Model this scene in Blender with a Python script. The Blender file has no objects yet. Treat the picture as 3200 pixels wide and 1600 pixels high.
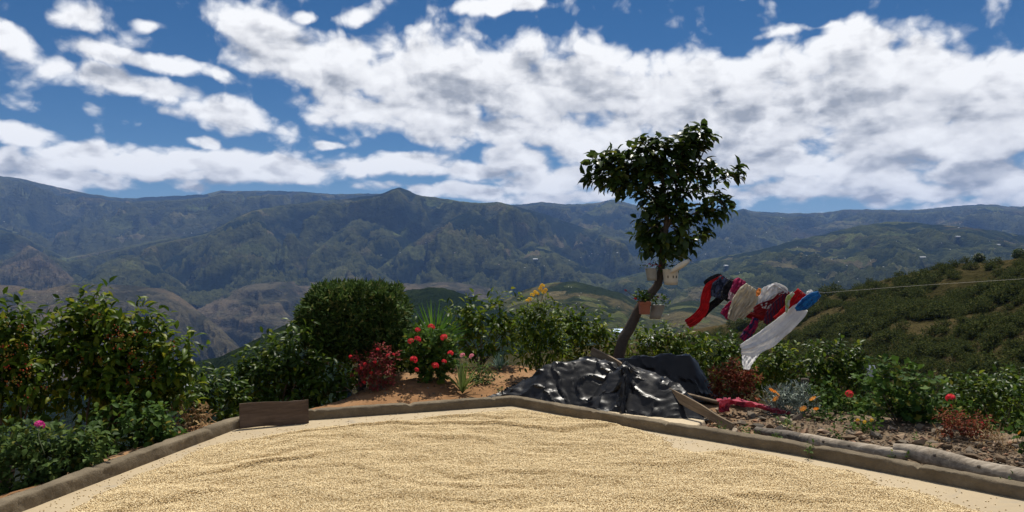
import bpy, bmesh, math, random
import numpy as np
from mathutils import Vector, Matrix

R = math.radians
rng = np.random.default_rng(7)
random.seed(7)
sc = bpy.context.scene
col = sc.collection

# ------------------------------------------------------------------ camera
F = 2464.0            # focal length in pixels of the 3200 px wide photograph
CAMZ = 1.6
cam_d = bpy.data.cameras.new('camera')
cam_d.sensor_width = 36.0
cam_d.lens = F / 3200.0 * 36.0
cam_d.clip_start = 0.1
cam_d.clip_end = 60000
cam = bpy.data.objects.new('camera', cam_d)
cam.location = (0, 0, CAMZ)
cam.rotation_euler = (R(90), 0, 0)
col.objects.link(cam)
sc.camera = cam

# ------------------------------------------------------------------ sun, exposure
SUN_AZ, SUN_EL = R(14), R(63)
sd = bpy.data.lights.new('sun', 'SUN')
sd.energy = 5.0
sd.angle = R(0.53)
sd.color = (1.0, 0.94, 0.84)
so = bpy.data.objects.new('sun', sd)
to_sun = Vector((math.sin(SUN_AZ) * math.cos(SUN_EL), math.cos(SUN_AZ) * math.cos(SUN_EL), math.sin(SUN_EL)))
so.rotation_euler = to_sun.to_track_quat('Z', 'Y').to_euler()
so.location = (0, 0, 60)
col.objects.link(so)
sc.view_settings.view_transform = 'Standard'
sc.view_settings.look = 'None'
sc.view_settings.exposure = 0.15
sc.view_settings.gamma = 1.0
sc.view_settings.use_curve_mapping = False
sc.cycles.max_bounces = 6
sc.cycles.diffuse_bounces = 3
sc.cycles.glossy_bounces = 2
sc.cycles.transmission_bounces = 3
sc.cycles.volume_bounces = 1
sc.cycles.transparent_max_bounces = 8
sc.cycles.use_denoising = True
sc.cycles.caustics_reflective = False
sc.cycles.caustics_refractive = False
sc.cycles.sample_clamp_indirect = 4.0

# ------------------------------------------------------------------ world: sky and clouds by direction
def px2dir(px, py):
    a = math.atan((px - 1600) / F)
    e = math.atan((800 - py) / F * math.cos(a))
    return a, e

CLOUDS = [  # centre px, py, half width, half height, tilt, weight
    (720, 70, 120, 75, -20, .75), (850, 150, 230, 95, -12, .95), (1080, 215, 330, 110, -8, 1.0), (1400, 235, 330, 150, -8, 1.0),
    (1720, 270, 380, 160, -10, 1.0), (1300, 360, 420, 85, -6, .95), (2050, 310, 330, 140, 0, 1.0),
    (2400, 320, 420, 160, 4, 1.0), (2780, 300, 420, 190, 0, 1.0), (2680, 150, 230, 90, -4, .9), (2900, 140, 120, 40, -25, .6),
    (3060, 360, 330, 190, 0, 1.0), (2350, 435, 420, 80, 0, .95), (2850, 430, 480, 110, 0, 1.0),
    (1930, 450, 330, 90, 0, .9), (1620, 400, 330, 60, -4, .8), (2080, 215, 110, 60, -8, .7), (2230, 230, 130, 60, 0, .75),
    (300, 165, 110, 36, -20, .7), (540, 205, 250, 32, -8, .75), (380, 265, 250, 50, -8, .9), (250, 48, 120, 52, 0, .75),
    (40, 128, 110, 46, -14, .85), (470, 72, 80, 24, 0, .5), (740, 368, 230, 62, -12, .85), (560, 345, 120, 26, -12, .55),
    (50, 412, 200, 40, -8, .9), (640, 436, 50, 18, 0, .7), (1035, 460, 45, 16, 0, .6),
    (270, 490, 150, 46, 0, .9), (480, 510, 180, 66, 0, .95), (690, 518, 190, 60, 0, .92), (900, 528, 220, 48, 0, .92),
    (1100, 525, 200, 44, 0, .85), (1260, 512, 190, 52, 0, .95), (1480, 535, 200, 42, 0, .85), (1620, 505, 150, 60, -10, .9),
    (150, 555, 150, 60, -12, .95), (600, 585, 90, 26, 0, .7), (350, 575, 90, 30, 0, .7), (20, 520, 90, 60, 0, .8),
    (1750, 560, 250, 66, 0, .9), (2380, 520, 330, 62, 0, .9), (2720, 530, 420, 66, 0, .9), (3080, 550, 300, 76, 0, .95),
    (2450, 600, 330, 44, 0, .8), (2900, 610, 330, 40, 0, .8), (1450, 600, 230, 32, 0, .85), (1750, 625, 220, 28, 0, .8),
    (1210, 585, 130, 26, 0, .6), (2150, 600, 200, 40, 0, .7), (3050, 650, 260, 26, 0, .7),
    (1560, 10, 190, 30, 0, .8), (1110, 50, 120, 34, 8, .5), (960, 55, 70, 28, 0, .5), (2560, 82, 230, 17, -3, .5), (2450, 95, 140, 20, 8, .5),
    (3120, 215, 80, 38, 0, .6),
]

def cloud_group():
    g = bpy.data.node_groups.new('cloud_density', 'ShaderNodeTree')
    g.interface.new_socket('P', in_out='INPUT', socket_type='NodeSocketVector')
    g.interface.new_socket('D', in_out='OUTPUT', socket_type='NodeSocketFloat')
    n, l = g.nodes, g.links
    gi, go = n.new('NodeGroupInput'), n.new('NodeGroupOutput')
    P = gi.outputs[0]
    def M(op, a, b=None, c=None, clamp=False):
        m = n.new('ShaderNodeMath'); m.operation = op; m.use_clamp = clamp
        for i, v in enumerate((a, b, c)):
            if v is None: continue
            if isinstance(v, (int, float)): m.inputs[i].default_value = v
            else: l.new(v, m.inputs[i])
        return m.outputs[0]
    sp = n.new('ShaderNodeSeparateXYZ'); l.new(P, sp.inputs[0])
    az, el = sp.outputs[0], sp.outputs[1]
    # clouds shrink towards the horizon
    k = M('ADD', M('MAXIMUM', el, 0.0), 0.16)
    cx = M('MULTIPLY', az, 3.6)
    cy = M('MULTIPLY', M('LOGARITHM', k, 2.718), 1.7)
    cv = n.new('ShaderNodeCombineXYZ'); l.new(cx, cv.inputs[0]); l.new(cy, cv.inputs[1])
    # domain warp
    w = n.new('ShaderNodeTexNoise'); w.noise_dimensions = '2D'; w.inputs['Scale'].default_value = 5.0; w.inputs['Detail'].default_value = 3
    l.new(cv.outputs[0], w.inputs['Vector'])
    ws = n.new('ShaderNodeVectorMath'); ws.operation = 'SUBTRACT'; l.new(w.outputs['Color'], ws.inputs[0]); ws.inputs[1].default_value = (.5, .5, .5)
    wm = n.new('ShaderNodeVectorMath'); wm.operation = 'MULTIPLY_ADD'; l.new(ws.outputs[0], wm.inputs[0]); wm.inputs[1].default_value = (.10, .06, 0); l.new(cv.outputs[0], wm.inputs[2])
    f1 = n.new('ShaderNodeTexNoise'); f1.noise_dimensions = '2D'; f1.inputs['Scale'].default_value = 4.2; f1.inputs['Detail'].default_value = 7; f1.inputs['Roughness'].default_value = .5
    l.new(wm.outputs[0], f1.inputs['Vector'])
    def billow(scale):
        v = n.new('ShaderNodeTexVoronoi'); v.voronoi_dimensions = '2D'; v.inputs['Scale'].default_value = scale
        l.new(wm.outputs[0], v.inputs['Vector'])
        return M('SUBTRACT', .5, v.outputs['Distance'])
    b = M('ADD', M('MULTIPLY', billow(6.0), .55), M('ADD', M('MULTIPLY', billow(14.0), .32), M('ADD', M('MULTIPLY', billow(28.0), .12), M('MULTIPLY', billow(64.0), .05))))
    d = M('ADD', M('MULTIPLY', M('SUBTRACT', f1.outputs['Fac'], .5), 1.0), M('MULTIPLY', b, .62))
    l.new(d, go.inputs[0])
    return g

def bank_group():
    g = bpy.data.node_groups.new('cloud_banks', 'ShaderNodeTree')
    g.interface.new_socket('P', in_out='INPUT', socket_type='NodeSocketVector')
    g.interface.new_socket('D', in_out='OUTPUT', socket_type='NodeSocketFloat')
    n, l = g.nodes, g.links
    gi, go = n.new('NodeGroupInput'), n.new('NodeGroupOutput')
    P = gi.outputs[0]
    def M(op, a, b=None, c=None):
        m = n.new('ShaderNodeMath'); m.operation = op
        for i, v in enumerate((a, b, c)):
            if v is None: continue
            if isinstance(v, (int, float)): m.inputs[i].default_value = v
            else: l.new(v, m.inputs[i])
        return m.outputs[0]
    def ss(x, a, b):
        r = n.new('ShaderNodeMapRange'); r.interpolation_type = 'SMOOTHSTEP'; l.new(x, r.inputs[0])
        r.inputs[1].default_value = a; r.inputs[2].default_value = b
        return r.outputs[0]
    sp = n.new('ShaderNodeSeparateXYZ'); l.new(P, sp.inputs[0])
    az, el = sp.outputs[0], sp.outputs[1]
    w = n.new('ShaderNodeTexNoise'); w.noise_dimensions = '2D'; w.inputs['Scale'].default_value = 14.0; w.inputs['Detail'].default_value = 3
    l.new(P, w.inputs['Vector'])
    ws = n.new('ShaderNodeVectorMath'); ws.operation = 'SUBTRACT'; l.new(w.outputs['Color'], ws.inputs[0]); ws.inputs[1].default_value = (.5, .5, .5)
    wp = n.new('ShaderNodeVectorMath'); wp.operation = 'MULTIPLY_ADD'; l.new(ws.outputs[0], wp.inputs[0]); wp.inputs[1].default_value = (.05, .022, 0); l.new(P, wp.inputs[2])
    fl = n.new('ShaderNodeVectorMath'); fl.operation = 'MULTIPLY'; l.new(wp.outputs[0], fl.inputs[0]); fl.inputs[1].default_value = (1, 1, 0)
    acc = None
    for (px, py, rx, ry, t, wt) in CLOUDS:
        a, e = px2dir(px, py)
        m = n.new('ShaderNodeMapping'); m.vector_type = 'TEXTURE'
        m.inputs['Location'].default_value = (a, e, 0); m.inputs['Rotation'].default_value = (0, 0, R(t))
        m.inputs['Scale'].default_value = (1.2 * rx / F * math.cos(a), 1.22 * ry / F, 1)
        l.new(fl.outputs[0], m.inputs['Vector'])
        gr = n.new('ShaderNodeTexGradient'); gr.gradient_type = 'SPHERICAL'; l.new(m.outputs[0], gr.inputs[0])
        v = M('MULTIPLY', gr.outputs['Fac'], wt)
        acc = v if acc is None else M('SMOOTH_MAX', acc, v, .15)
    acc = M('POWER', acc, .55)
    lo = n.new('ShaderNodeTexNoise'); lo.noise_dimensions = '2D'; lo.inputs['Scale'].default_value = 4.5; lo.inputs['Detail'].default_value = 2
    l.new(wp.outputs[0], lo.inputs['Vector'])
    out = M('MAXIMUM', ss(M('ABSOLUTE', az), .58, .72), ss(el, .34, .5))
    rest = M('MULTIPLY', out, M('MULTIPLY', ss(lo.outputs['Fac'], .48, .64), .85))
    l.new(M('MAXIMUM', acc, rest), go.inputs[0])
    return g

world = bpy.data.worlds.new('World'); sc.world = world; world.use_nodes = True
wn, wl = world.node_tree.nodes, world.node_tree.links
wn.clear()
wout = wn.new('ShaderNodeOutputWorld'); bg = wn.new('ShaderNodeBackground')
sky = wn.new('ShaderNodeTexSky'); sky.sky_type = 'NISHITA'; sky.sun_disc = False
sky.sun_elevation = SUN_EL; sky.sun_rotation = SUN_AZ; sky.altitude = 3000; sky.air_density = 1.0; sky.dust_density = .1; sky.ozone_density = 2.5
tc = wn.new('ShaderNodeTexCoord')
def WM(op, a, b=None, c=None):
    m = wn.new('ShaderNodeMath'); m.operation = op
    for i, v in enumerate((a, b, c)):
        if v is None: continue
        if isinstance(v, (int, float)): m.inputs[i].default_value = v
        else: wl.new(v, m.inputs[i])
    return m.outputs[0]
ws_ = wn.new('ShaderNodeSeparateXYZ'); wl.new(tc.outputs['Generated'], ws_.inputs[0])
az_ = WM('ARCTAN2', ws_.outputs[0], ws_.outputs[1])
el_ = WM('ARCSINE', ws_.outputs[2])
CG = cloud_group()
BG_ = bank_group()
_c = wn.new('ShaderNodeCombineXYZ'); wl.new(az_, _c.inputs[0]); wl.new(el_, _c.inputs[1])
_g = wn.new('ShaderNodeGroup'); _g.node_tree = BG_; wl.new(_c.outputs[0], _g.inputs[0])
bank = WM('SUBTRACT', WM('MULTIPLY', _g.outputs[0], 1.34), .70)
_c2 = wn.new('ShaderNodeCombineXYZ'); wl.new(az_, _c2.inputs[0]); wl.new(WM('ADD', el_, .024), _c2.inputs[1])
_g2 = wn.new('ShaderNodeGroup'); _g2.node_tree = BG_; wl.new(_c2.outputs[0], _g2.inputs[0])
topness = WM('SUBTRACT', _g.outputs[0], _g2.outputs[0])
_gm = wn.new('ShaderNodeMapping'); wl.new(_c.outputs[0], _gm.inputs[0]); _gm.inputs['Scale'].default_value = (9, 26, 1)
_gn = wn.new('ShaderNodeTexNoise'); _gn.noise_dimensions = '2D'; _gn.inputs['Scale'].default_value = 1.0; _gn.inputs['Detail'].default_value = 5; _gn.inputs['Roughness'].default_value = .5; wl.new(_gm.outputs[0], _gn.inputs['Vector'])
grey = _gn.outputs['Fac']
def dens(da, de):
    c = wn.new('ShaderNodeCombineXYZ')
    wl.new(WM('ADD', az_, da), c.inputs[0]); wl.new(WM('ADD', el_, de), c.inputs[1])
    g = wn.new('ShaderNodeGroup'); g.node_tree = CG; wl.new(c.outputs[0], g.inputs[0])
    return WM('ADD', bank, g.outputs[0])
d0 = dens(0, 0); d1 = dens(.003, .009); d2 = dens(.006, .030)
def wss(x, a, b, lo=0., hi=1.):
    r = wn.new('ShaderNodeMapRange'); r.interpolation_type = 'SMOOTHSTEP'; wl.new(x, r.inputs[0])
    r.inputs[1].default_value = a; r.inputs[2].default_value = b; r.inputs[3].default_value = lo; r.inputs[4].default_value = hi
    return r.outputs[0]
alpha = wss(d0, -.16, .26)
relief = WM('ADD', WM('MULTIPLY', WM('SUBTRACT', d0, d1), .7), WM('ADD', WM('MULTIPLY', WM('SUBTRACT', d0, d2), .38), WM('MULTIPLY', topness, 1.0)))
thick = wss(d2, .0, .55)
light = WM('ADD', WM('SUBTRACT', WM('SUBTRACT', .84, WM('MULTIPLY', thick, .16)), WM('MULTIPLY', WM('MULTIPLY', thick, wss(grey, .42, .68)), .60)), relief)
cr = wn.new('ShaderNodeValToRGB'); wl.new(light, cr.inputs[0])
cr.color_ramp.elements[0].position = .0; cr.color_ramp.elements[0].color = (.34, .36, .40, 1)
cr.color_ramp.elements[1].position = 1.0; cr.color_ramp.elements[1].color = (.96, .96, .96, 1)
e = cr.color_ramp.elements.new(.38); e.color = (.60, .61, .635, 1)
e = cr.color_ramp.elements.new(.66); e.color = (.80, .80, .81, 1)
hsv = wn.new('ShaderNodeHueSaturation'); hsv.inputs['Saturation'].default_value = 1.32; wl.new(sky.outputs[0], hsv.inputs['Color'])
skm = wn.new('ShaderNodeVectorMath'); skm.operation = 'MULTIPLY'; wl.new(hsv.outputs[0], skm.inputs[0]); skm.inputs[1].default_value = (.054, .054, .054)
mx = wn.new('ShaderNodeMix'); mx.data_type = 'RGBA'; wl.new(alpha, mx.inputs[0]); wl.new(skm.outputs[0], mx.inputs[6]); wl.new(cr.outputs[0], mx.inputs[7])
wl.new(mx.outputs[2], bg.inputs[0]); bg.inputs[1].default_value = 1.0
wl.new(bg.outputs[0], wout.inputs[0])
world.cycles.sampling_method = 'MANUAL'
world.cycles.sample_map_resolution = 512

# ------------------------------------------------------------------ helpers
def W(px, py, Y):
    return np.array([(px - 1600) / F * Y, Y, CAMZ - (py - 800) / F * Y])
def G(px, py, z=0.0):
    return W(px, py, F * (CAMZ - z) / (py - 800))

def _hash(ix, iy, seed):
    h = (ix.astype(np.int64) * 374761393 + iy.astype(np.int64) * 668265263 + seed * 1442695041) & 0xffffffff
    h = ((h ^ (h >> 13)) * 1274126177) & 0xffffffff
    return (h ^ (h >> 16)) & 0xffffffff
def pn(x, y, seed=0):
    x = np.asarray(x, float); y = np.asarray(y, float)
    x0, y0 = np.floor(x), np.floor(y); fx, fy = x - x0, y - y0
    u = fx * fx * fx * (fx * (fx * 6 - 15) + 10); v = fy * fy * fy * (fy * (fy * 6 - 15) + 10)
    def gd(dx, dy):
        a = _hash(x0 + dx, y0 + dy, seed) / 4294967296.0 * 2 * np.pi
        return np.cos(a) * (fx - dx) + np.sin(a) * (fy - dy)
    a = gd(0, 0); b = gd(1, 0); c = gd(0, 1); d = gd(1, 1)
    return 1.5 * ((a + (b - a) * u) * (1 - v) + (c + (d - c) * u) * v)
def fbm(x, y, o=5, seed=0, gain=.5):
    s = 0; a = 1.0
    for i in range(o):
        s = s + a * pn(x * 2 ** i, y * 2 ** i, seed + i * 17); a *= gain
    return s
def ridged(x, y, o=5, seed=0, gain=.5):
    s = 0; a = 1.0; t = 0
    for i in range(o):
        s = s + a * (1 - np.abs(pn(x * 2 ** i, y * 2 ** i, seed + i * 17)) * 1.6); t += a; a *= gain
    return s / t

ORG = {}
def tag(o, label=None, cat=None, group=None, kind=None):
    if label: o['label'] = label
    if cat: o['category'] = cat
    if group: o['group'] = group
    if kind: o['kind'] = kind
    return o
def thing(name, label, cat, loc, group=None):
    o = bpy.data.objects.new(name, None); col.objects.link(o)
    o.empty_display_size = .1
    o.location = loc; ORG[o] = np.array(loc, float)
    return tag(o, label, cat, group)
def mesh(name, V, Fc, smooth=False):
    me = bpy.data.meshes.new(name)
    V = np.asarray(V, np.float32)
    if isinstance(Fc, np.ndarray) and Fc.ndim == 2:
        k = Fc.shape[1]; nf = len(Fc)
        me.vertices.add(len(V)); me.vertices.foreach_set('co', V.ravel())
        me.loops.add(nf * k); me.loops.foreach_set('vertex_index', Fc.astype(np.int32).ravel())
        me.polygons.add(nf); me.polygons.foreach_set('loop_start', np.arange(0, nf * k, k, dtype=np.int32))
        try: me.polygons.foreach_set('loop_total', np.full(nf, k, np.int32))
        except Exception: pass
        me.update(calc_edges=True)
    else:
        me.from_pydata([tuple(map(float, v)) for v in V], [], [tuple(map(int, f)) for f in Fc]); me.update()
    if smooth:
        me.polygons.foreach_set('use_smooth', np.ones(len(me.polygons), bool))
    return me
def obj(name, V, Fc, mat, parent=None, smooth=False, label=None, cat=None, group=None, kind=None, loc=None):
    """V is in world space; it is stored relative to the parent thing (or to loc)."""
    if parent is not None: o0 = ORG[parent]
    elif loc is not None: o0 = np.array(loc, float)
    else: o0 = np.zeros(3)
    me = mesh(name, np.asarray(V, float) - o0, Fc, smooth)
    for m in (mat if isinstance(mat, (list, tuple)) else [mat]): me.materials.append(m)
    o = bpy.data.objects.new(name, me); col.objects.link(o)
    if parent is not None: o.parent = parent; ORG[o] = ORG[parent]
    else: o.location = o0; ORG[o] = o0
    return tag(o, label, cat, group, kind)
def grid_faces(nr, nc, wrap=False):
    i = np.arange(nr - 1)[:, None]; j = np.arange(nc if wrap else nc - 1)[None, :]
    a = i * nc + j; b = i * nc + (j + 1) % nc
    return np.stack([a, b, b + nc, a + nc], -1).reshape(-1, 4)
def tube(path, rad, ns=7, wob=0.0, caps=True, seed=0):
    path = np.asarray(path, float); n = len(path); rad = np.broadcast_to(np.asarray(rad, float), (n,))
    T = np.gradient(path, axis=0); T /= np.linalg.norm(T, axis=1)[:, None] + 1e-9
    up = np.array([.13, .31, 1.0]) if abs(T[:, 2]).mean() < .8 else np.array([1.0, .2, .1])
    A = np.cross(T, up); A /= np.linalg.norm(A, axis=1)[:, None]; B = np.cross(T, A)
    th = np.linspace(0, 2 * np.pi, ns, endpoint=False)
    rr = rad[:, None] * np.ones(ns)[None]
    if wob:
        rr = rr * (1 + wob * pn(np.arange(n)[:, None] * .45 + seed * 3.1 + 0 * th[None], np.cos(th)[None] * 1.3 + np.sin(th)[None] * 2.1 + 9, seed))
    V = path[:, None] + rr[..., None] * (np.cos(th)[None, :, None] * A[:, None] + np.sin(th)[None, :, None] * B[:, None])
    V = V.reshape(-1, 3)
    q = grid_faces(n, ns, True).tolist()
    if caps:
        q.append(list(range(ns))[::-1]); q.append([(n - 1) * ns + k for k in range(ns)])
    return V, q
def smooth_path(pts, n):
    """Catmull-Rom through pts (any number of columns)."""
    P = np.asarray(pts, float); P = np.vstack([2 * P[0] - P[1], P, 2 * P[-1] - P[-2]])
    t = np.linspace(0, len(P) - 3 - 1e-6, n); i = t.astype(int); f = (t - i)[:, None]
    a, b, c, d = P[i], P[i + 1], P[i + 2], P[i + 3]
    return .5 * (2 * b + (c - a) * f + (2 * a - 5 * b + 4 * c - d) * f ** 2 + (3 * b - a - 3 * c + d) * f ** 3)
def merge(parts):
    Vs, Fs, o = [], [], 0
    for V, f in parts:
        Vs.append(np.asarray(V)); Fs += [[i + o for i in q] for q in f]; o += len(V)
    return np.vstack(Vs), Fs
def box(c, ax, ay, az):
    c, ax, ay, az = map(np.asarray, (c, ax, ay, az))
    V = [c + sx * ax + sy * ay + sz * az for sz in (-1, 1) for sy in (-1, 1) for sx in (-1, 1)]
    return np.array(V, float), [[0, 2, 3, 1], [4, 5, 7, 6], [0, 1, 5, 4], [2, 6, 7, 3], [0, 4, 6, 2], [1, 3, 7, 5]]
def bevel(o, w=.006, s=2):
    m = o.modifiers.new('bevel', 'BEVEL'); m.width = w; m.segments = s; m.limit_method = 'ANGLE'; m.angle_limit = R(40)

# ------------------------------------------------------------------ materials
def nt(name):
    m = bpy.data.materials.new(name); m.use_nodes = True
    t = m.node_tree; t.nodes.clear()
    o = t.nodes.new('ShaderNodeOutputMaterial'); b = t.nodes.new('ShaderNodeBsdfPrincipled')
    t.links.new(b.outputs[0], o.inputs[0])
    return m, t, b
def node(t, typ, **kw):
    n = t.nodes.new(typ)
    for k, v in kw.items():
        if k in n.inputs and not hasattr(n, k): n.inputs[k].default_value = v
        else: setattr(n, k, v)
    return n
def noise_n(t, vec, scale, detail=5, rough=.55, dist=0.0):
    n = t.nodes.new('ShaderNodeTexNoise'); n.inputs['Scale'].default_value = scale; n.inputs['Detail'].default_value = detail
    n.inputs['Roughness'].default_value = rough; n.inputs['Distortion'].default_value = dist
    if vec is not None: t.links.new(vec, n.inputs['Vector'])
    return n.outputs['Fac']
def ramp(t, fac, stops, interp='LINEAR'):
    r = t.nodes.new('ShaderNodeValToRGB'); t.links.new(fac, r.inputs[0]); r.color_ramp.interpolation = interp
    el = r.color_ramp.elements
    while len(el) < len(stops): el.new(.5)
    for e_, (p, c) in zip(el, stops): e_.position = p; e_.color = (c[0], c[1], c[2], 1) if len(c) == 3 else c
    return r.outputs[0]
def mixc(t, fac, a, b, mode='MIX'):
    m = t.nodes.new('ShaderNodeMix'); m.data_type = 'RGBA'; m.blend_type = mode
    for s, v in ((0, fac), (6, a), (7, b)):
        if isinstance(v, (int, float)): m.inputs[s].default_value = v
        elif isinstance(v, (tuple, list)): m.inputs[s].default_value = (*v[:3], 1)
        else: t.links.new(v, m.inputs[s])
    return m.outputs[2]
def mth(t, op, a, b=None, clamp=False):
    m = t.nodes.new('ShaderNodeMath'); m.operation = op; m.use_clamp = clamp
    for i, v in enumerate((a, b)):
        if v is None: continue
        if isinstance(v, (int, float)): m.inputs[i].default_value = v
        else: t.links.new(v, m.inputs[i])
    return m.outputs[0]
def sstep(t, x, a, b):
    r = t.nodes.new('ShaderNodeMapRange'); r.interpolation_type = 'SMOOTHSTEP'; t.links.new(x, r.inputs[0])
    r.inputs[1].default_value = a; r.inputs[2].default_value = b
    return r.outputs[0]
def bump(t, b, h, strength=.5, dist=.01):
    n = t.nodes.new('ShaderNodeBump'); n.inputs['Strength'].default_value = strength; n.inputs['Distance'].default_value = dist
    t.links.new(h, n.inputs['Height']); t.links.new(n.outputs[0], b.inputs['Normal'])
def objco(t):
    return t.nodes.new('ShaderNodeTexCoord').outputs['Object']
def worldco(t):
    return t.nodes.new('ShaderNodeNewGeometry').outputs['Position']
def rnd(t):
    g = t.nodes.new('ShaderNodeNewGeometry').outputs['Random Per Island']; o = t.nodes.new('ShaderNodeObjectInfo').outputs['Random']
    return mth(t, 'FRACT', mth(t, 'ADD', g, o))

def leaf_mat(name, stops, rough=.38, trans=.18, spec=.13):
    m, t, b = nt(name)
    c = ramp(t, rnd(t), stops)
    g = worldco(t)
    c = mixc(t, .35, c, ramp(t, noise_n(t, g, 3.0, 3), [(.3, (.45, .45, .45)), (.7, (1.3, 1.3, 1.2))]), 'MULTIPLY')
    t.links.new(c, b.inputs['Base Color']); b.inputs['Roughness'].default_value = min(.9, rough + .1)
    b.inputs['Specular IOR Level'].default_value = spec
    tr = t.nodes.new('ShaderNodeBsdfTranslucent'); hs = t.nodes.new('ShaderNodeHueSaturation'); hs.inputs['Value'].default_value = 1.6; hs.inputs['Hue'].default_value = .485
    t.links.new(c, hs.inputs['Color']); t.links.new(hs.outputs[0], tr.inputs[0])
    mx_ = t.nodes.new('ShaderNodeMixShader'); mx_.inputs[0].default_value = trans
    out = [n for n in t.nodes if n.type == 'OUTPUT_MATERIAL'][0]
    t.links.new(b.outputs[0], mx_.inputs[1]); t.links.new(tr.outputs[0], mx_.inputs[2]); t.links.new(mx_.outputs[0], out.inputs[0])
    return m
def plain(name, c, rough=.6, spec=.4, var=.25, scale=12, metal=0, bmp=0, bscale=60):
    m, t, b = nt(name)
    v = worldco(t)
    cc = mixc(t, noise_n(t, v, scale, 6, .6), tuple(x * (1 - var) for x in c), tuple(min(1, x * (1 + var)) for x in c))
    t.links.new(cc, b.inputs['Base Color']); b.inputs['Roughness'].default_value = rough; b.inputs['Metallic'].default_value = metal
    b.inputs['Specular IOR Level'].default_value = spec
    if bmp: bump(t, b, noise_n(t, v, bscale, 6, .6), bmp, .01)
    return m

M = {}
M['coffee'] = leaf_mat('coffee_leaf', [(0, (.016, .038, .006)), (.5, (.036, .074, .009)), (.85, (.068, .118, .012)), (1, (.14, .17, .018))], .30, .32)
M['coffee_y'] = leaf_mat('young_coffee_leaf', [(0, (.022, .050, .006)), (.4, (.046, .090, .009)), (.8, (.095, .15, .012)), (1, (.19, .20, .018))], .34, .34)
M['tree'] = leaf_mat('tree_leaf', [(0, (.018, .038, .009)), (.6, (.034, .064, .013)), (.9, (.065, .10, .018)), (1, (.12, .14, .024))], .25, .30, .3)
M['broad'] = leaf_mat('broad_leaf', [(0, (.03, .062, .014)), (.5, (.06, .11, .024)), (.9, (.10, .155, .034)), (1, (.19, .19, .04))], .5, .3)
M['gera'] = leaf_mat('geranium_leaf', [(0, (.022, .055, .010)), (.5, (.045, .10, .016)), (.9, (.085, .15, .022)), (1, (.24, .21, .035))], .55, .28)
M['cypress'] = leaf_mat('cypress_leaf', [(0, (.020, .048, .012)), (.5, (.045, .090, .020)), (.85, (.085, .135, .03)), (1, (.14, .14, .05))], .6, .2)
M['redleaf'] = leaf_mat('red_leaf', [(0, (.085, .022, .012)), (.5, (.20, .045, .022)), (.8, (.27, .10, .04)), (1, (.10, .10, .025))], .55, .3)
M['pinkleaf'] = leaf_mat('coral_leaf', [(0, (.16, .03, .03)), (.5, (.34, .06, .06)), (.8, (.20, .07, .035)), (1, (.08, .08, .02))], .5, .3)
M['silver'] = leaf_mat('silver_leaf', [(0, (.16, .20, .16)), (.6, (.28, .32, .27)), (1, (.38, .42, .36))], .7, .1)
M['bluegrass'] = leaf_mat('blue_grass', [(0, (.06, .12, .11)), (.6, (.12, .20, .18)), (1, (.2, .27, .24))], .6, .1)
M['palm'] = leaf_mat('palm_leaf', [(0, (.05, .13, .015)), (.6, (.08, .20, .025)), (1, (.14, .26, .04))], .4, .3)
M['strap'] = leaf_mat('strap_leaf', [(0, (.08, .13, .03)), (.6, (.14, .20, .05)), (1, (.24, .26, .08))], .5, .25)
M['dry'] = leaf_mat('dry_leaf', [(0, (.16, .09, .04)), (.5, (.26, .17, .08)), (1, (.38, .27, .14))], .8, .15)
M['shrub'] = leaf_mat('hillside_leaf', [(0, (.018, .028, .008)), (.5, (.036, .050, .012)), (.85, (.062, .076, .018)), (1, (.11, .105, .03))], .8, .2, .05)
M['bark'] = plain('bark', (.075, .06, .048), .9, .2, .5, 25, 0, .8, 60)
M['twig'] = plain('twig', (.16, .12, .085), .85, .2, .4, 30)
M['greenstem'] = plain('green_stem', (.08, .10, .04), .7, .3, .3, 30)

def flower_mat(name, c, trans=.3):
    return leaf_mat(name, [(0, tuple(x * .75 for x in c)), (1, c)], .6, trans, .25)
M['fl_red'] = flower_mat('red_petal', (.75, .03, .03)); M['fl_pink'] = flower_mat('pink_petal', (.80, .28, .36)); M['fl_mag'] = flower_mat('magenta_petal', (.72, .04, .30))
M['fl_or'] = flower_mat('orange_petal', (.85, .30, .01)); M['fl_ye'] = flower_mat('yellow_petal', (.80, .52, .02)); M['fl_dred'] = flower_mat('dark_red_petal', (.22, .01, .03))
M['cherry'] = leaf_mat('coffee_cherry', [(0, (.12, .15, .025)), (.4, (.24, .18, .03)), (.65, (.36, .11, .025)), (1, (.30, .03, .02))], .3, .05)

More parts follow.
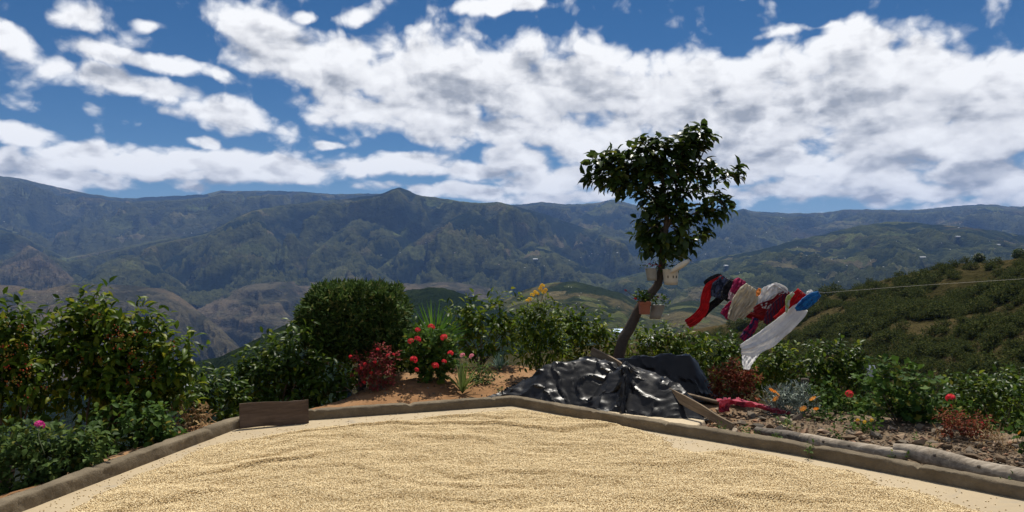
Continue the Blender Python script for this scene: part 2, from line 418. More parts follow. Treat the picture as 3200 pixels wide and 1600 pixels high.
# ------------------------------------------------------------------ patio, kerb, soil
KERB = np.array([[-3.75, 1.8], [-3.065, 4.93], [-2.538, 7.314], [-1.968, 7.685], [0.0, 8.424], [.983, 7.453], [2.274, 6.338], [3.355, 5.167], [5.6, 2.7]])
def patio_d(x, y):
    """signed distance outside the patio (convex)"""
    d = np.full(np.broadcast(x, y).shape, -99.0)
    for a, b in zip(KERB[:-1], KERB[1:]):
        t = (b - a) / np.linalg.norm(b - a); n = np.array([-t[1], t[0]])
        d = np.maximum(d, (x - a[0]) * n[0] + (y - a[1]) * n[1])
    return d
def gz(x, y):
    x = np.asarray(x, float); y = np.asarray(y, float)
    d = patio_d(x, y)
    w = np.interp(x, [-3.5, -2.2, -1.5, 3.5, 6], [.25, .5, 1.7, 2.0, 2.2])
    s = np.maximum(d - w, 0)
    z = -.62 * (np.sqrt(s * s + .25) - .5)
    z = z + .018 * fbm(x * 2.1, y * 2.1, 4, 3) * np.clip(d * 4, 0, 1)
    bw = np.clip((x + 1.9) / .5, 0, 1) * np.clip((.75 - x) / .7, 0, 1); q = np.clip((d - .15) / 1.2, 0, 1)
    z = z + .17 * bw * q * q * (3 - 2 * q)
    z = z + np.clip(d * 2, 0, 1) * .05 * np.exp(-((x - 3.4) ** 2 + (y - 7.3) ** 2) / 1.2)
    return np.where(d < -.02, -.14, z)
xs = np.linspace(-16, 18, 341); ys = np.linspace(1.0, 34, 331)
X, Y_ = np.meshgrid(xs, ys)
V = np.stack([X, Y_, gz(X, Y_) - .012], -1).reshape(-1, 3)
m, t, b = nt('garden_soil'); v = worldco(t)
n1 = noise_n(t, v, 1.3, 6, .6); n2 = noise_n(t, v, 14, 8, .7)
c = ramp(t, n1, [(.3, (.20, .105, .045)), (.5, (.34, .18, .08)), (.7, (.42, .26, .14))])
c = mixc(t, n2, mixc(t, .5, c, (.09, .055, .03)), c)
sx = t.nodes.new('ShaderNodeSeparateXYZ'); t.links.new(v, sx.inputs[0])
c = mixc(t, sstep(t, sx.outputs[0], 1.6, 2.6), c, ramp(t, n2, [(.3, (.10, .07, .045)), (.7, (.23, .17, .11))]))
t.links.new(c, b.inputs['Base Color']); b.inputs['Roughness'].default_value = .95; b.inputs['Specular IOR Level'].default_value = .15
bump(t, b, n2, .9, .03); M['soil'] = m
obj('garden_soil', V, grid_faces(len(ys), len(xs)), M['soil'], smooth=True, kind='structure')

m, t, b = nt('patio_concrete'); v = worldco(t)
n1 = noise_n(t, v, .8, 7, .62, .4); n2 = noise_n(t, v, 40, 6, .65); n3 = noise_n(t, v, 3.2, 5, .6, .8)
c = ramp(t, n1, [(.28, (.34, .27, .175)), (.5, (.43, .345, .22)), (.72, (.48, .39, .255))])
c = mixc(t, sstep(t, n3, .56, .75), c, (.30, .265, .21))
c = mixc(t, mth(t, 'MULTIPLY', n2, .35), c, (.34, .26, .165))
t.links.new(c, b.inputs['Base Color']); b.inputs['Roughness'].default_value = .8; b.inputs['Specular IOR Level'].default_value = .25
bump(t, b, n2, .25, .006); M['patio'] = m
poly = [tuple(p) for p in KERB[::-1]] + [(-3.9, -2.5), (5.9, -2.5)]
poly = [(-3.9, -2.5)] + [tuple(p) for p in KERB] + [(5.9, -2.5)]
npt = len(poly)
V = [(x, y, 0.0) for x, y in poly] + [(x, y, -.12) for x, y in poly]
Fc = [list(range(npt))[::-1], list(range(npt, 2 * npt))] + [[i, (i + 1) % npt, npt + (i + 1) % npt, npt + i] for i in range(npt)]
obj('patio', V, Fc, M['patio'], kind='structure')

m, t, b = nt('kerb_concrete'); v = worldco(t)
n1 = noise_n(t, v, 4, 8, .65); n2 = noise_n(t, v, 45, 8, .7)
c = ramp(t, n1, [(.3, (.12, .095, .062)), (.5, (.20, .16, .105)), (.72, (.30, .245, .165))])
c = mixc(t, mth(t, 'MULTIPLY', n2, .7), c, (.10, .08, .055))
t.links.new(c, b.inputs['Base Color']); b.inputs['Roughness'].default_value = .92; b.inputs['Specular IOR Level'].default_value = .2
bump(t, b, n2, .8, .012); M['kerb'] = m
# kerb: one long cast strip with worn edges
kp = smooth_path(KERB, 9)  # exact joints
dens_pts = []
for a, b_ in zip(KERB[:-1], KERB[1:]):
    k = max(2, int(np.linalg.norm(b_ - a) / .015))
    dens_pts += [a + (b_ - a) * i / k for i in range(k)]
dens_pts.append(KERB[-1]); kp = np.array(dens_pts)
for _ in range(8): kp[1:-1] = (kp[:-2] + 2 * kp[1:-1] + kp[2:]) / 4
T = np.gradient(kp, axis=0); T /= np.linalg.norm(T, axis=1)[:, None]; Nn = np.stack([-T[:, 1], T[:, 0]], 1)
prof = [(0.0, -.1), (0, .0), (.002, .03), (.003, .06), (.004, .082), (.010, .091), (.02, .094), (.05, .096), (.085, .095), (.11, .090), (.125, .075), (.13, .02), (.13, -.1)]
s = np.arange(len(kp)) * .015; rows = []
notch = sum(-h_ * np.exp(-((s - s0_) / w_) ** 2) for s0_, h_, w_ in [(1.1, .02, .012), (2.6, .014, .03), (3.9, .02, .01), (5.2, .022, .02), (6.35, .016, .01), (7.3, .02, .035), (8.2, .02, .012), (9.5, .014, .02), (10.3, .022, .01), (11.6, .016, .04), (12.4, .02, .012)])
for q, (o_, z) in enumerate(prof):
    e1 = .007 * fbm(s * 4.0, s * 0 + q * .33, 5, 5, .68) * (1 if z > .02 else .3)
    e2 = .006 * fbm(s * 3.5, s * 0 + 20 + q * .3, 5, 6, .68) * (1 if z > .05 else 0) + (notch if z > .05 else 0)
    rows.append(np.column_stack([kp + Nn * (o_ + e1)[:, None], z + e2]))
V = np.array(rows)
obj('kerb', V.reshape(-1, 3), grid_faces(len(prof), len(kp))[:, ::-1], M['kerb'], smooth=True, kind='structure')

# ------------------------------------------------------------------ mountains
def terrain_mat(name, forest, grass, bare, s=1.0, bare_amt=.5, field=.5, dark=1.0, trees=1.0):
    m, t, b = nt(name); v = worldco(t)
    mp = t.nodes.new('ShaderNodeMapping'); t.links.new(v, mp.inputs[0]); mp.inputs['Scale'].default_value = (1, 1, 1.6); v = mp.outputs[0]
    big = noise_n(t, v, 1 / (900 * s), 7, .6, .3); med = noise_n(t, v, 1 / (260 * s), 7, .62, .3); fine = noise_n(t, v, 1 / (38 * s), 6, .7)
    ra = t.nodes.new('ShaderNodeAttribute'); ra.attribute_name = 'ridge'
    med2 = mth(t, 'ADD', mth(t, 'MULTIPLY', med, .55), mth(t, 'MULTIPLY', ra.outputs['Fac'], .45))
    c = mixc(t, sstep(t, med2, .43, .62), forest, grass)  # pale crest grass, dark gully forest; contrast also paints in spur light and shade
    c = mixc(t, mth(t, 'MULTIPLY', sstep(t, big, .62 - .2 * bare_amt, .72 - .2 * bare_amt), min(1, bare_amt + .25)), c, bare)
    if field:
        vo = t.nodes.new('ShaderNodeTexVoronoi'); vo.inputs['Scale'].default_value = 1 / (210 * s); vo.inputs['Randomness'].default_value = .95
        dv = t.nodes.new('ShaderNodeVectorMath'); dv.operation = 'MULTIPLY_ADD'
        nz = t.nodes.new('ShaderNodeTexNoise'); nz.inputs['Scale'].default_value = 1 / (90 * s); t.links.new(v, nz.inputs['Vector'])
        t.links.new(nz.outputs['Color'], dv.inputs[0]); dv.inputs[1].default_value = (120 * s,) * 3; t.links.new(v, dv.inputs[2])
        t.links.new(dv.outputs[0], vo.inputs['Vector'])
        sp = t.nodes.new('ShaderNodeSeparateColor'); t.links.new(vo.outputs['Color'], sp.inputs[0])
        fm = mth(t, 'MULTIPLY', mth(t, 'GREATER_THAN', sp.outputs[0], 1 - .34 * field), sstep(t, big, .40, .52))
        fc = ramp(t, sp.outputs[1], [(0, (.10, .115, .04)), (.4, (.15, .16, .06)), (.7, (.19, .15, .085)), (1, (.12, .15, .05))])
        c = mixc(t, mth(t, 'MULTIPLY', fm, .75), c, fc)
    c = mixc(t, .75 * trees, c, ramp(t, fine, [(.34, (.35, .38, .4)), (.52, (.95, .95, .95)), (.7, (1.35, 1.3, 1.2))]), 'MULTIPLY')
    t.links.new(c, b.inputs['Base Color']); b.inputs['Roughness'].default_value = 1.0; b.inputs['Specular IOR Level'].default_value = 0.0
    bump(t, b, mth(t, 'ADD', fine, mth(t, 'MULTIPLY', med, 2.5)), 1.0, 45 * s)
    return m
LAY = {}
def layer(name, crest, D, Yf, zf, nx, ny, mat, spur=.3, lam=1500., rough=.06, p=1.15, seed=1, terr=0, dvar=.08, back=.35, crest_n=2.0, asym=0., ztop=None):
    """a hill sheet: crest given as bearings and heights, a front face falling towards the valley and a back face"""
    cp = np.array(crest, float)
    u = np.linspace(cp[0, 0], cp[-1, 0], nx)
    from_px = np.interp(u, cp[:, 0], cp[:, 1])
    k = 9
    ker = np.ones(k) / k
    sm = np.convolve(np.pad(from_px, k // 2, 'edge'), ker, 'valid')
    from_px = .35 * from_px + .65 * sm + crest_n * fbm(u / 37., u * 0, 4, seed, .55)
    tu = (u - 1600) / F
    Dv = (np.interp(u, [d[0] for d in D], [d[1] for d in D]) if isinstance(D, list) else np.full(nx, float(D)))
    Dv = Dv * (1 + dvar * fbm(u / 420., u * 0 + 3, 2, seed + 5))
    zc = CAMZ + (800 - from_px) / F * Dv
    Yf = np.interp(u, [d[0] for d in Yf], [d[1] for d in Yf]) if isinstance(Yf, list) else np.full(nx, float(Yf))
    zf = np.interp(u, [d[0] for d in zf], [d[1] for d in zf]) if isinstance(zf, list) else np.full(nx, float(zf))
    vf = np.linspace(0, 1, ny); nb = max(6, ny // 8); vb = np.linspace(0, 1, nb + 1)[1:]
    rows = []
    YY = Yf[None] + (Dv - Yf)[None] * vf[:, None]
    XX = tu[None] * YY
    base = zf[None] + (zc - zf)[None] * (vf[:, None] ** p)
    rel = np.abs(zc - zf).mean()
    wx = XX + lam * .35 * fbm(XX / lam * .6, YY / lam * .6, 3, seed + 11) + asym * (YY - Dv[None])
    dep = (1 - vf[:, None])
    env = np.clip(dep * 3.2, 0, 1) * (.35 + .65 * np.clip(vf[:, None] * 3, 0, 1))
    r1 = ridged(wx / lam, YY / (lam * 3.2), 2, seed + 21, .35) - .6
    r2 = ridged(wx / (lam * .36) + .35 * r1, YY / (lam * 1.1), 3, seed + 31, .5) - .6
    r3 = ridged(XX / (lam * .14), YY / (lam * .2), 4, seed + 41, .55) - .6
    Z = base + rel * spur * env * (1.0 * r1 + .62 * r2) + rel * rough * np.clip(dep * 8, 0.05, 1) * r3
    if terr:
        st = terr; q = Z / st; fr = q - np.floor(q)
        tz = (np.floor(q) + np.clip((fr - .45) / .22, 0, 1)) * st
        Z = Z + .85 * (tz - Z) * np.clip(dep * 6, 0, 1) * np.clip(fbm(XX / 700, YY / 700, 2, seed + 50) + .6, 0, 1)
    los = CAMZ + (zc - CAMZ)[None] * YY / Dv[None] - .02 * (Dv[None] - YY)
    Z = np.minimum(Z, los)
    Yb = Dv[None] + back * (Dv - Yf)[None] * vb[:, None]
    Zb = zc[None] - (zc - zf)[None] * .6 * vb[:, None] ** 1.2
    Xb = tu[None] * Yb
    XX = np.vstack([XX, Xb]); YY = np.vstack([YY, Yb]); Z = np.vstack([Z, Zb])
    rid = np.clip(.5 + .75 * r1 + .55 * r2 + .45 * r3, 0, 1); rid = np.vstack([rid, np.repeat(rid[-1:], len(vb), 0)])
    LAY[name] = (cp[0, 0], cp[-1, 0], XX, YY, Z)
    V = np.stack([XX, YY, Z], -1).reshape(-1, 3)
    o = obj(name, V, grid_faces(len(YY), nx), mat, smooth=True, kind='structure')
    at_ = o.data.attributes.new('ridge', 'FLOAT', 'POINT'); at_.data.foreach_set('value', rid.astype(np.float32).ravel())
    return o
def on_layer(name, px, py):
    best = None
    for ln_, (a, b_, XX, YY, Z) in LAY.items():
        if ln_ == 'near_hillside' or not (a < px < b_): continue
        j = int(round((px - a) / (b_ - a) * (XX.shape[1] - 1))); j = min(max(j, 1), XX.shape[1] - 2)
        sp = 800 - (Z[:, j] - CAMZ) / YY[:, j] * F
        i = int(np.argmax(sp <= py))
        if sp[i] > py: continue
        if best is None or YY[i, j] < best[1]: best = np.array([XX[i, j], YY[i, j], Z[i, j]])
    return best

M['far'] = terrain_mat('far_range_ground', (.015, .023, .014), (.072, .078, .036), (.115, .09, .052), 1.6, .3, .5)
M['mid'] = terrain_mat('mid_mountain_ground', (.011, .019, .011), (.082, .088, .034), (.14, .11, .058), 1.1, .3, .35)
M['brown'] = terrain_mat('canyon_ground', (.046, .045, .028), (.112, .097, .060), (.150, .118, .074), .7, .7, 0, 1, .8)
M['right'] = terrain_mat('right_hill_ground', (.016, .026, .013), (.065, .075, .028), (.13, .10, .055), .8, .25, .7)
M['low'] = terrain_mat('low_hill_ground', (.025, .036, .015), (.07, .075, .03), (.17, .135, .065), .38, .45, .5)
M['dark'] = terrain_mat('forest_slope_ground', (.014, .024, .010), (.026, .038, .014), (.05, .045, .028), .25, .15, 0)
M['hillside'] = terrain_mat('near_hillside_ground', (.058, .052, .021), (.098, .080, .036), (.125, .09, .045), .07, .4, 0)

layer('far_mountains', [(-350, 500), (-150, 520), (0, 550), (60, 556), (150, 578), (250, 600), (320, 612), (390, 620), (520, 613), (640, 607), (690, 595), (740, 597), (850, 596), (950, 599), (1040, 607),
      (1150, 604), (1250, 606), (1400, 626), (1500, 636), (1560, 632), (1600, 641), (1640, 638), (1690, 630), (1760, 638), (1840, 637), (1885, 630), (1908, 622), (1940, 628), (2000, 645), (2100, 655),
      (2200, 650), (2270, 652), (2300, 658), (2322, 650), (2350, 660), (2420, 664), (2510, 667), (2570, 664), (2640, 655), (2700, 654), (2800, 656), (2870, 655), (2950, 647), (3040, 640), (3100, 637), (3150, 646), (3200, 645), (3400, 640), (3550, 640)],
      14500, 8200, -250, 1000, 150, M['far'], .85, 1800, .13, 1.0, 3, dvar=.05)
layer('middle_mountain', [(-350, 650), (-150, 680), (0, 712), (60, 726), (120, 760), (170, 785), (210, 800), (255, 792), (400, 766), (540, 742), (640, 728), (700, 700), (745, 675), (789, 657), (840, 648), (880, 640), (960, 632),
      (1000, 626), (1080, 622), (1150, 612), (1195, 606), (1222, 592), (1247, 585), (1270, 592), (1300, 608), (1330, 613), (1400, 622), (1460, 632), (1520, 634), (1556, 630), (1590, 640), (1640, 652), (1700, 668),
      (1790, 700), (1900, 735), (2000, 762), (2100, 790), (2250, 830), (2500, 880)],
      9000, 5600, -330, 900, 190, M['mid'], 1.05, 1250, .14, 1.0, 8, asym=-.15)
layer('canyon_far_side', [(420, 1010), (520, 985), (600, 962), (660, 942), (700, 925), (745, 900), (790, 888), (850, 882), (930, 880), (1000, 884), (1060, 886), (1100, 880), (1200, 884), (1300, 887), (1400, 880), (1480, 890), (1560, 905), (1680, 925), (1850, 960)],
      5400, 3300, -620, 460, 150, M['brown'], .40, 520, .05, .9, 14, terr=70, asym=.2)
layer('canyon_near_side', [(-350, 860), (-150, 880), (0, 890), (60, 893), (105, 908), (140, 906), (190, 893), (230, 884), (270, 888), (400, 890), (520, 905), (560, 925), (590, 948), (620, 970), (660, 1003), (700, 1036), (738, 1072), (760, 1100), (800, 1150)],
      [(-350, 4300), (500, 4200), (600, 4000), (740, 3600), (800, 3500)], 2300, [(-350, -420), (300, -480), (800, -520)], 480, 150, M['brown'], .42, 420, .05, .95, 22, terr=0, asym=.35)
layer('farmed_hill', [(1500, 960), (1650, 930), (1800, 900), (2000, 852), (2200, 812), (2380, 780), (2480, 752), (2560, 735), (2640, 715), (2700, 704), (2780, 692), (2850, 694), (2900, 700), (3030, 711), (3120, 722), (3200, 736), (3400, 760), (3550, 780)],
      6200, 2900, -330, 700, 170, M['right'], .5, 800, .09, .95, 31)
layer('low_hills', [(1250, 1040), (1400, 1000), (1500, 965), (1560, 945), (1600, 925), (1640, 905), (1700, 888), (1760, 880), (1800, 880), (1850, 892), (1930, 912), (2000, 944), (2040, 962), (2080, 958), (2120, 945), (2160, 940), (2210, 945), (2270, 960), (2350, 980), (2450, 985), (2700, 990)],
      2600, 1000, -230, 480, 120, M['low'], .26, 330, .06, .9, 44)
layer('wooded_knoll', [(1050, 985), (1150, 945), (1240, 917), (1290, 904), (1340, 898), (1380, 899), (1420, 908), (1500, 940), (1560, 968), (1640, 990), (1750, 1020)],
      1700, 800, -190, 260, 80, M['dark'], .2, 260, .08, .8, 52, crest_n=3.0)
layer('forest_slope', [(-400, 1650), (380, 1330), (480, 1270), (560, 1222), (600, 1180), (650, 1142), (700, 1112), (800, 1060), (900, 1010), (1000, 985), (1100, 985), (1240, 990), (1500, 1000), (1700, 1050), (1900, 1090), (2200, 1120)],
      850, 320, -140, 460, 110, M['dark'], .16, 170, .07, .8, 63, crest_n=2.5)
layer('near_hillside', [(1100, 1300), (1750, 1150), (1900, 1120), (2000, 1090), (2100, 1062), (2200, 1030), (2300, 1012), (2400, 985), (2480, 958), (2600, 922), (2700, 892), (2760, 874), (2880, 848), (3000, 824), (3060, 822), (3150, 812), (3200, 806), (3400, 780), (3600, 760)],
      [(1100, 480), (1750, 420), (2300, 360), (2800, 280), (3200, 230), (3600, 210)], [(1750, 150), (2600, 75), (3600, 50)], [(1750, -62), (2600, -32), (3600, -17)], 460, 140, M['hillside'], .16, 55, .04, .85, 71, crest_n=2.5, asym=.4)

# spurs that run out from the ranges towards the valley
for i_, (cr_pts, Dm, De, Yf_, zf_, mt) in enumerate([
    ([(60, 715), (170, 650), (250, 612), (330, 650), (430, 705), (520, 760)], 12600, 11000, 8600, -150, 'far'),
    ([(470, 725), (590, 655), (690, 601), (760, 645), (830, 690), (910, 720)], 12300, 10800, 8800, -150, 'far'),
    ([(1630, 770), (1760, 705), (1880, 642), (1910, 628), (1960, 655), (2060, 725), (2160, 780)], 12200, 10000, 8000, -200, 'far'),
    ([(2130, 770), (2250, 695), (2322, 654), (2400, 695), (2520, 735), (2620, 770)], 11800, 9800, 7600, -200, 'far'),
    ([(2430, 745), (2560, 705), (2680, 672), (2760, 690), (2860, 715), (3000, 745)], 12000, 10000, 7800, -150, 'far'),
    ([(2860, 730), (3000, 675), (3100, 643), (3200, 676), (3360, 730)], 11500, 9600, 7400, -150, 'far'),
    ([(960, 805), (1040, 738), (1085, 700), (1125, 674), (1170, 692), (1250, 735), (1340, 790), (1420, 840), (1500, 890)], 7900, 6500, 5200, -330, 'mid'),
    ([(1180, 840), (1280, 765), (1400, 690), (1480, 652), (1530, 692), (1600, 760), (1690, 840)], 7700, 6400, 5100, -330, 'mid'),
    ([(430, 890), (520, 815), (640, 740), (720, 695), (789, 662), (830, 702), (880, 765), (950, 845)], 7900, 6400, 5100, -330, 'mid'),
    ([(230, 895), (300, 835), (380, 792), (440, 803), (520, 850), (600, 905)], 6700, 5900, 4700, -330, 'mid'),
    ([(960, 900), (1040, 832), (1090, 786), (1150, 822), (1250, 890)], 6600, 5800, 4700, -330, 'mid'),
    ([(1470, 890), (1580, 805), (1660, 752), (1740, 792), (1850, 845), (1970, 895)], 7000, 6000, 4900, -330, 'mid'),
    ([(700, 890), (780, 825), (850, 772), (900, 806), (980, 880)], 6900, 6000, 4900, -330, 'mid'),
    ([(-60, 890), (20, 815), (90, 765), (150, 800), (230, 870)], 6800, 6000, 4800, -330, 'brown'),
    ([(2560, 850), (2680, 790), (2790, 745), (2860, 775), (2980, 830), (3100, 880)], 5000, 4300, 3200, -260, 'right'),
    ([(2880, 850), (3000, 790), (3090, 755), (3200, 790), (3350, 850)], 4900, 4200, 3200, -260, 'right'),
    ([(2150, 900), (2280, 845), (2400, 808), (2500, 840), (2640, 890)], 4800, 4100, 3200, -260, 'right')]):
    a_, z_ = cr_pts[0][0], cr_pts[-1][0]; pk = min(cr_pts, key=lambda q: q[1])[0]
    layer('mountain_spur_%d' % i_, cr_pts, [(a_, De), (pk, Dm), (z_, De)], Yf_, zf_, max(110, int((z_ - a_) * .5)), 80, M[mt], .55, (z_ - a_) / F * Dm * .32, .10, .95, 200 + 7 * i_, dvar=.02, back=.5, crest_n=3.0).name = 'mountain_spur'
# ground under everything out to the horizon
xs = np.linspace(-22000, 22000, 45); ys = np.linspace(-3000, 30000, 34)
X, Y_ = np.meshgrid(xs, ys)
Z = np.where(Y_ > 2500, -640, np.where(Y_ > 0, -60 - 580 * np.clip(Y_ / 2500, 0, 1), -60))
obj('valley_floor', np.stack([X, Y_, Z - 60], -1).reshape(-1, 3), grid_faces(len(ys), len(xs)), M['brown'], smooth=True, kind='structure')

# ------------------------------------------------------------------ haze
HB = (-23000, 23000, -3500, 30500, -760, 1420)
c0 = np.array([(HB[0] + HB[1]) / 2, (HB[2] + HB[3]) / 2, (HB[4] + HB[5]) / 2])
V, Fc = box(c0, (HB[1] - c0[0], 0, 0), (0, HB[3] - c0[1], 0), (0, 0, HB[5] - c0[2]))
hm = bpy.data.materials.new('haze_air'); hm.use_nodes = True; ht = hm.node_tree; ht.nodes.clear()
ho = ht.nodes.new('ShaderNodeOutputMaterial'); hv = ht.nodes.new('ShaderNodeVolumePrincipled')
hv.inputs['Color'].default_value = (.28, .50, 1.0, 1); hv.inputs['Density'].default_value = 3.0e-5; hv.inputs['Anisotropy'].default_value = 0.0
ht.links.new(hv.outputs[0], ho.inputs['Volume'])
obj('haze', V, Fc, hm, kind='stuff')
#PART2

# ------------------------------------------------------------------ houses on the far slopes
M['hwall'] = plain('house_wall', (.50, .48, .45), .8, .2, .1, .3)
M['hroof'] = plain('pale_metal_roof', (.42, .44, .46), .5, .4, .12, .3)
M['hroof_red'] = plain('clay_roof', (.30, .16, .10), .8, .2, .2, .3)
M['hroof_blue'] = plain('blue_metal_roof', (.16, .36, .62), .45, .4, .12, .3)
def house_mesh(name, w, d, h, rh, roof, bz=-2):
    V = [(-w, -d, bz), (w, -d, bz), (w, d, bz), (-w, d, bz), (-w, -d, h), (w, -d, h), (w, d, h), (-w, d, h), (-w, 0, h + rh), (w, 0, h + rh)]
    V = [tuple(c_) for c_ in V]
    o_ = .12
    Rv = [(-w * (1 + o_), -d * (1 + o_), h - .1), (w * (1 + o_), -d * (1 + o_), h - .1), (w * (1 + o_), 0, h + rh + .12), (-w * (1 + o_), 0, h + rh + .12), (-w * (1 + o_), d * (1 + o_), h - .1), (w * (1 + o_), d * (1 + o_), h - .1)]
    Fc = [(0, 1, 5, 4), (1, 2, 6, 9, 5), (2, 3, 7, 6), (3, 0, 4, 8, 7), (10, 11, 12, 13), (13, 12, 15, 14)]
    me = mesh(name, np.array(V + Rv, float), [list(f) for f in Fc])
    me.materials.append(M['hwall']); me.materials.append(roof)
    for i in (4, 5): me.polygons[i].material_index = 1
    return me
HM = [house_mesh('house', 7, 4, 3.2, 1.6, M['hroof']), house_mesh('house', 5, 4, 3, 1.4, M['hroof']), house_mesh('house', 6, 4, 3, 1.8, M['hroof_red'])]
GM = house_mesh('greenhouse', 16, 9, 3, 2.6, M['hroof'])
HS = {'middle_mountain': ([(372, 738), (577, 735), (597, 733), (1510, 823), (1520, 760), (1250, 790), (1190, 800), (1330, 775), (1420, 800), (975, 792), (1640, 838), (1700, 835), (1780, 815), (1815, 806), (1850, 800), (1890, 797), (1840, 801), (1870, 798), (1930, 793), (1900, 796), (1560, 830)], 'small pale house dotted on the great mountain across the valley', 'houses on the mountain across the valley', .9),
      'far_mountains': ([(12, 693), (178, 638), (335, 690), (1978, 708), (1983, 720), (2100, 660), (2395, 730), (2360, 742), (3000, 705), (2995, 712), (2440, 700), (2180, 775), (2165, 770), (2192, 768), (2285, 762), (2280, 778), (2205, 795)], 'tiny pale house on the highest far range under the skyline', 'houses on the far range', 1.15),
      'farmed_hill': ([(2492, 773), (2800, 754), (2880, 862), (2944, 771), (2970, 780), (3092, 756), (3108, 787), (3037, 800), (2520, 803), (2560, 806), (2550, 800), (2640, 810), (2600, 815), (2525, 880), (2620, 890), (2680, 878), (2560, 860), (2647, 836), (2240, 826), (2310, 854), (2870, 781), (2720, 820), (2760, 836)], 'small pale house among the fields of the rounded farmed hill', 'houses on the farmed hill', .7),
      'low_hills': ([(1778, 897), (1785, 898), (1815, 918), (1810, 926), (1812, 935), (1800, 950), (1930, 965), (1935, 962), (1720, 920), (1700, 932), (1870, 940), (2090, 985)], 'small pale house on the low green hill below the mountain', 'houses on the low hills', .45),
      'canyon_near_side': ([(110, 930), (168, 933), (172, 934), (192, 933), (215, 932), (240, 933), (150, 952), (322, 908), (178, 914)], 'small pale house on the brown slope at the canyon rim', 'houses at the canyon rim', .8)}
ih = 0
for ln, (pts, lab, grp, scl) in HS.items():
    for (px, py) in pts:
        P = on_layer(ln, px, py)
        if P is None: continue
        o = bpy.data.objects.new('house', HM[ih % 3 if ih % 4 == 0 else ih % 2]); col.objects.link(o)
        o.location = P; o.scale = (P[1] / 9000. * random.uniform(.8, 1.2),) * 3; o.rotation_euler = (0, 0, random.uniform(-.7, .7))
        tag(o, lab, 'house', grp); ih += 1
for ln, px, py, scl, lab in [('middle_mountain', 1671, 811, 2.6, 'wide white plastic greenhouse alone on the dark flank of the great mountain'), ('farmed_hill', 2272, 832, 1.1, 'white greenhouse low on the farmed hill behind the clothesline'),
                        ('farmed_hill', 2996, 747, 1.9, 'white greenhouse below the top of the farmed hill'), ('farmed_hill', 3122, 766, 2.0, 'largest white greenhouse on the shaded flank of the farmed hill'), ('farmed_hill', 2882, 807, 1.0, 'white greenhouse beside a pale green field on the farmed hill')]:
    P = on_layer(ln, px, py); o = bpy.data.objects.new('greenhouse', GM); col.objects.link(o)
    o.location = P; o.scale = (P[1] / 4200.,) * 3; o.rotation_euler = (0, 0, random.uniform(-.4, .4)); tag(o, lab, 'greenhouse')
for px, py, Yd, roof, lab, w in [(1942, 1032, 150, M['hroof_blue'], 'house with blue metal roof half hidden behind the coffee shrubs', 1.5), (2020, 1058, 120, M['hroof'], 'house with pale tin roof behind the leaning tree trunk', .9), (2722, 1148, 95, M['hroof'], 'white hut at the foot of the bushy hillside', .4), (585, 1205, 130, M['hroof'], 'pale tin roofed hut below the big coffee bush', .9)]:
    P = W(px, py, Yd); me = house_mesh('house', w, w * .8, .8, .35, roof, -.1); o = bpy.data.objects.new('house', me); col.objects.link(o)
    o.location = (P[0], P[1], P[2] - 1.0); tag(o, lab, 'house')

# ------------------------------------------------------------------ foliage
LEAF = {}
def leaf_tpl(kind):
    if kind in LEAF: return LEAF[kind]
    if kind == 'oval':      # pointed oval leaf, folded along the midrib and drooping
        V = [(0, 0, 0), (-.5, .35, .10), (0, .35, .0), (.5, .35, .10), (-.40, .7, .03), (0, .7, -.06), (.40, .7, .03), (0, 1, -.20)]
        Fc = [(0, 2, 1), (0, 3, 2), (1, 2, 4), (2, 5, 4), (2, 3, 5), (3, 6, 5), (4, 5, 7), (5, 6, 7)]
    elif kind == 'round':   # scalloped round leaf
        V = [(0, .5, -.04)] + [(.5 * math.cos(a) * r_, .5 + .5 * math.sin(a) * r_, .08 * (i % 2)) for i, (a, r_) in enumerate([(2 * math.pi * k / 8 - math.pi / 2, (.35 if k == 0 else (1.05 if k % 2 else .85))) for k in range(8)])]
        Fc = [(0, 1 + i, 1 + (i + 1) % 8) for i in range(8)]
    elif kind == 'blade':   # long narrow blade
        V = [(-.5, 0, 0), (.5, 0, 0), (-.45, .4, .04), (.45, .4, .04), (-.3, .75, -.02), (.3, .75, -.02), (0, 1, -.14)]
        Fc = [(0, 1, 2), (1, 3, 2), (2, 3, 4), (3, 5, 4), (4, 5, 6)]
    else:                   # small scale leaf
        V = [(-.5, .1, 0), (.5, .0, 0), (0, 1, .05), (0, .4, .16)]
        Fc = [(0, 3, 2), (3, 1, 2), (0, 1, 3)]
    LEAF[kind] = (np.array(V, float), np.array(Fc, int)); return LEAF[kind]
def unit(v): return v / (np.linalg.norm(v, axis=-1, keepdims=True) + 1e-9)
def frames(D, Nn):
    y = unit(D); x = unit(np.cross(y, Nn)); z = np.cross(x, y); return x, y, z
def leaf_geo(P, D, Nn, L, Wd, kind):
    tv, tf = leaf_tpl(kind); x, y, z = frames(D, Nn)
    V = P[:, None] + (x[:, None] * (tv[None, :, 0:1] * Wd[:, None, None]) + y[:, None] * (tv[None, :, 1:2] * L[:, None, None]) + z[:, None] * (tv[None, :, 2:3] * L[:, None, None]))
    Fc = tf[None] + (np.arange(len(P)) * len(tv))[:, None, None]
    return V.reshape(-1, 3), Fc.reshape(-1, tf.shape[1])
LM = {}
def leaf_obj_mesh(kind, mat):
    k = (kind, mat.name)
    if k not in LM:
        tv, tf = leaf_tpl(kind); me = mesh('leaf', tv, tf, True); me.materials.append(mat); LM[k] = me
    return LM[k]
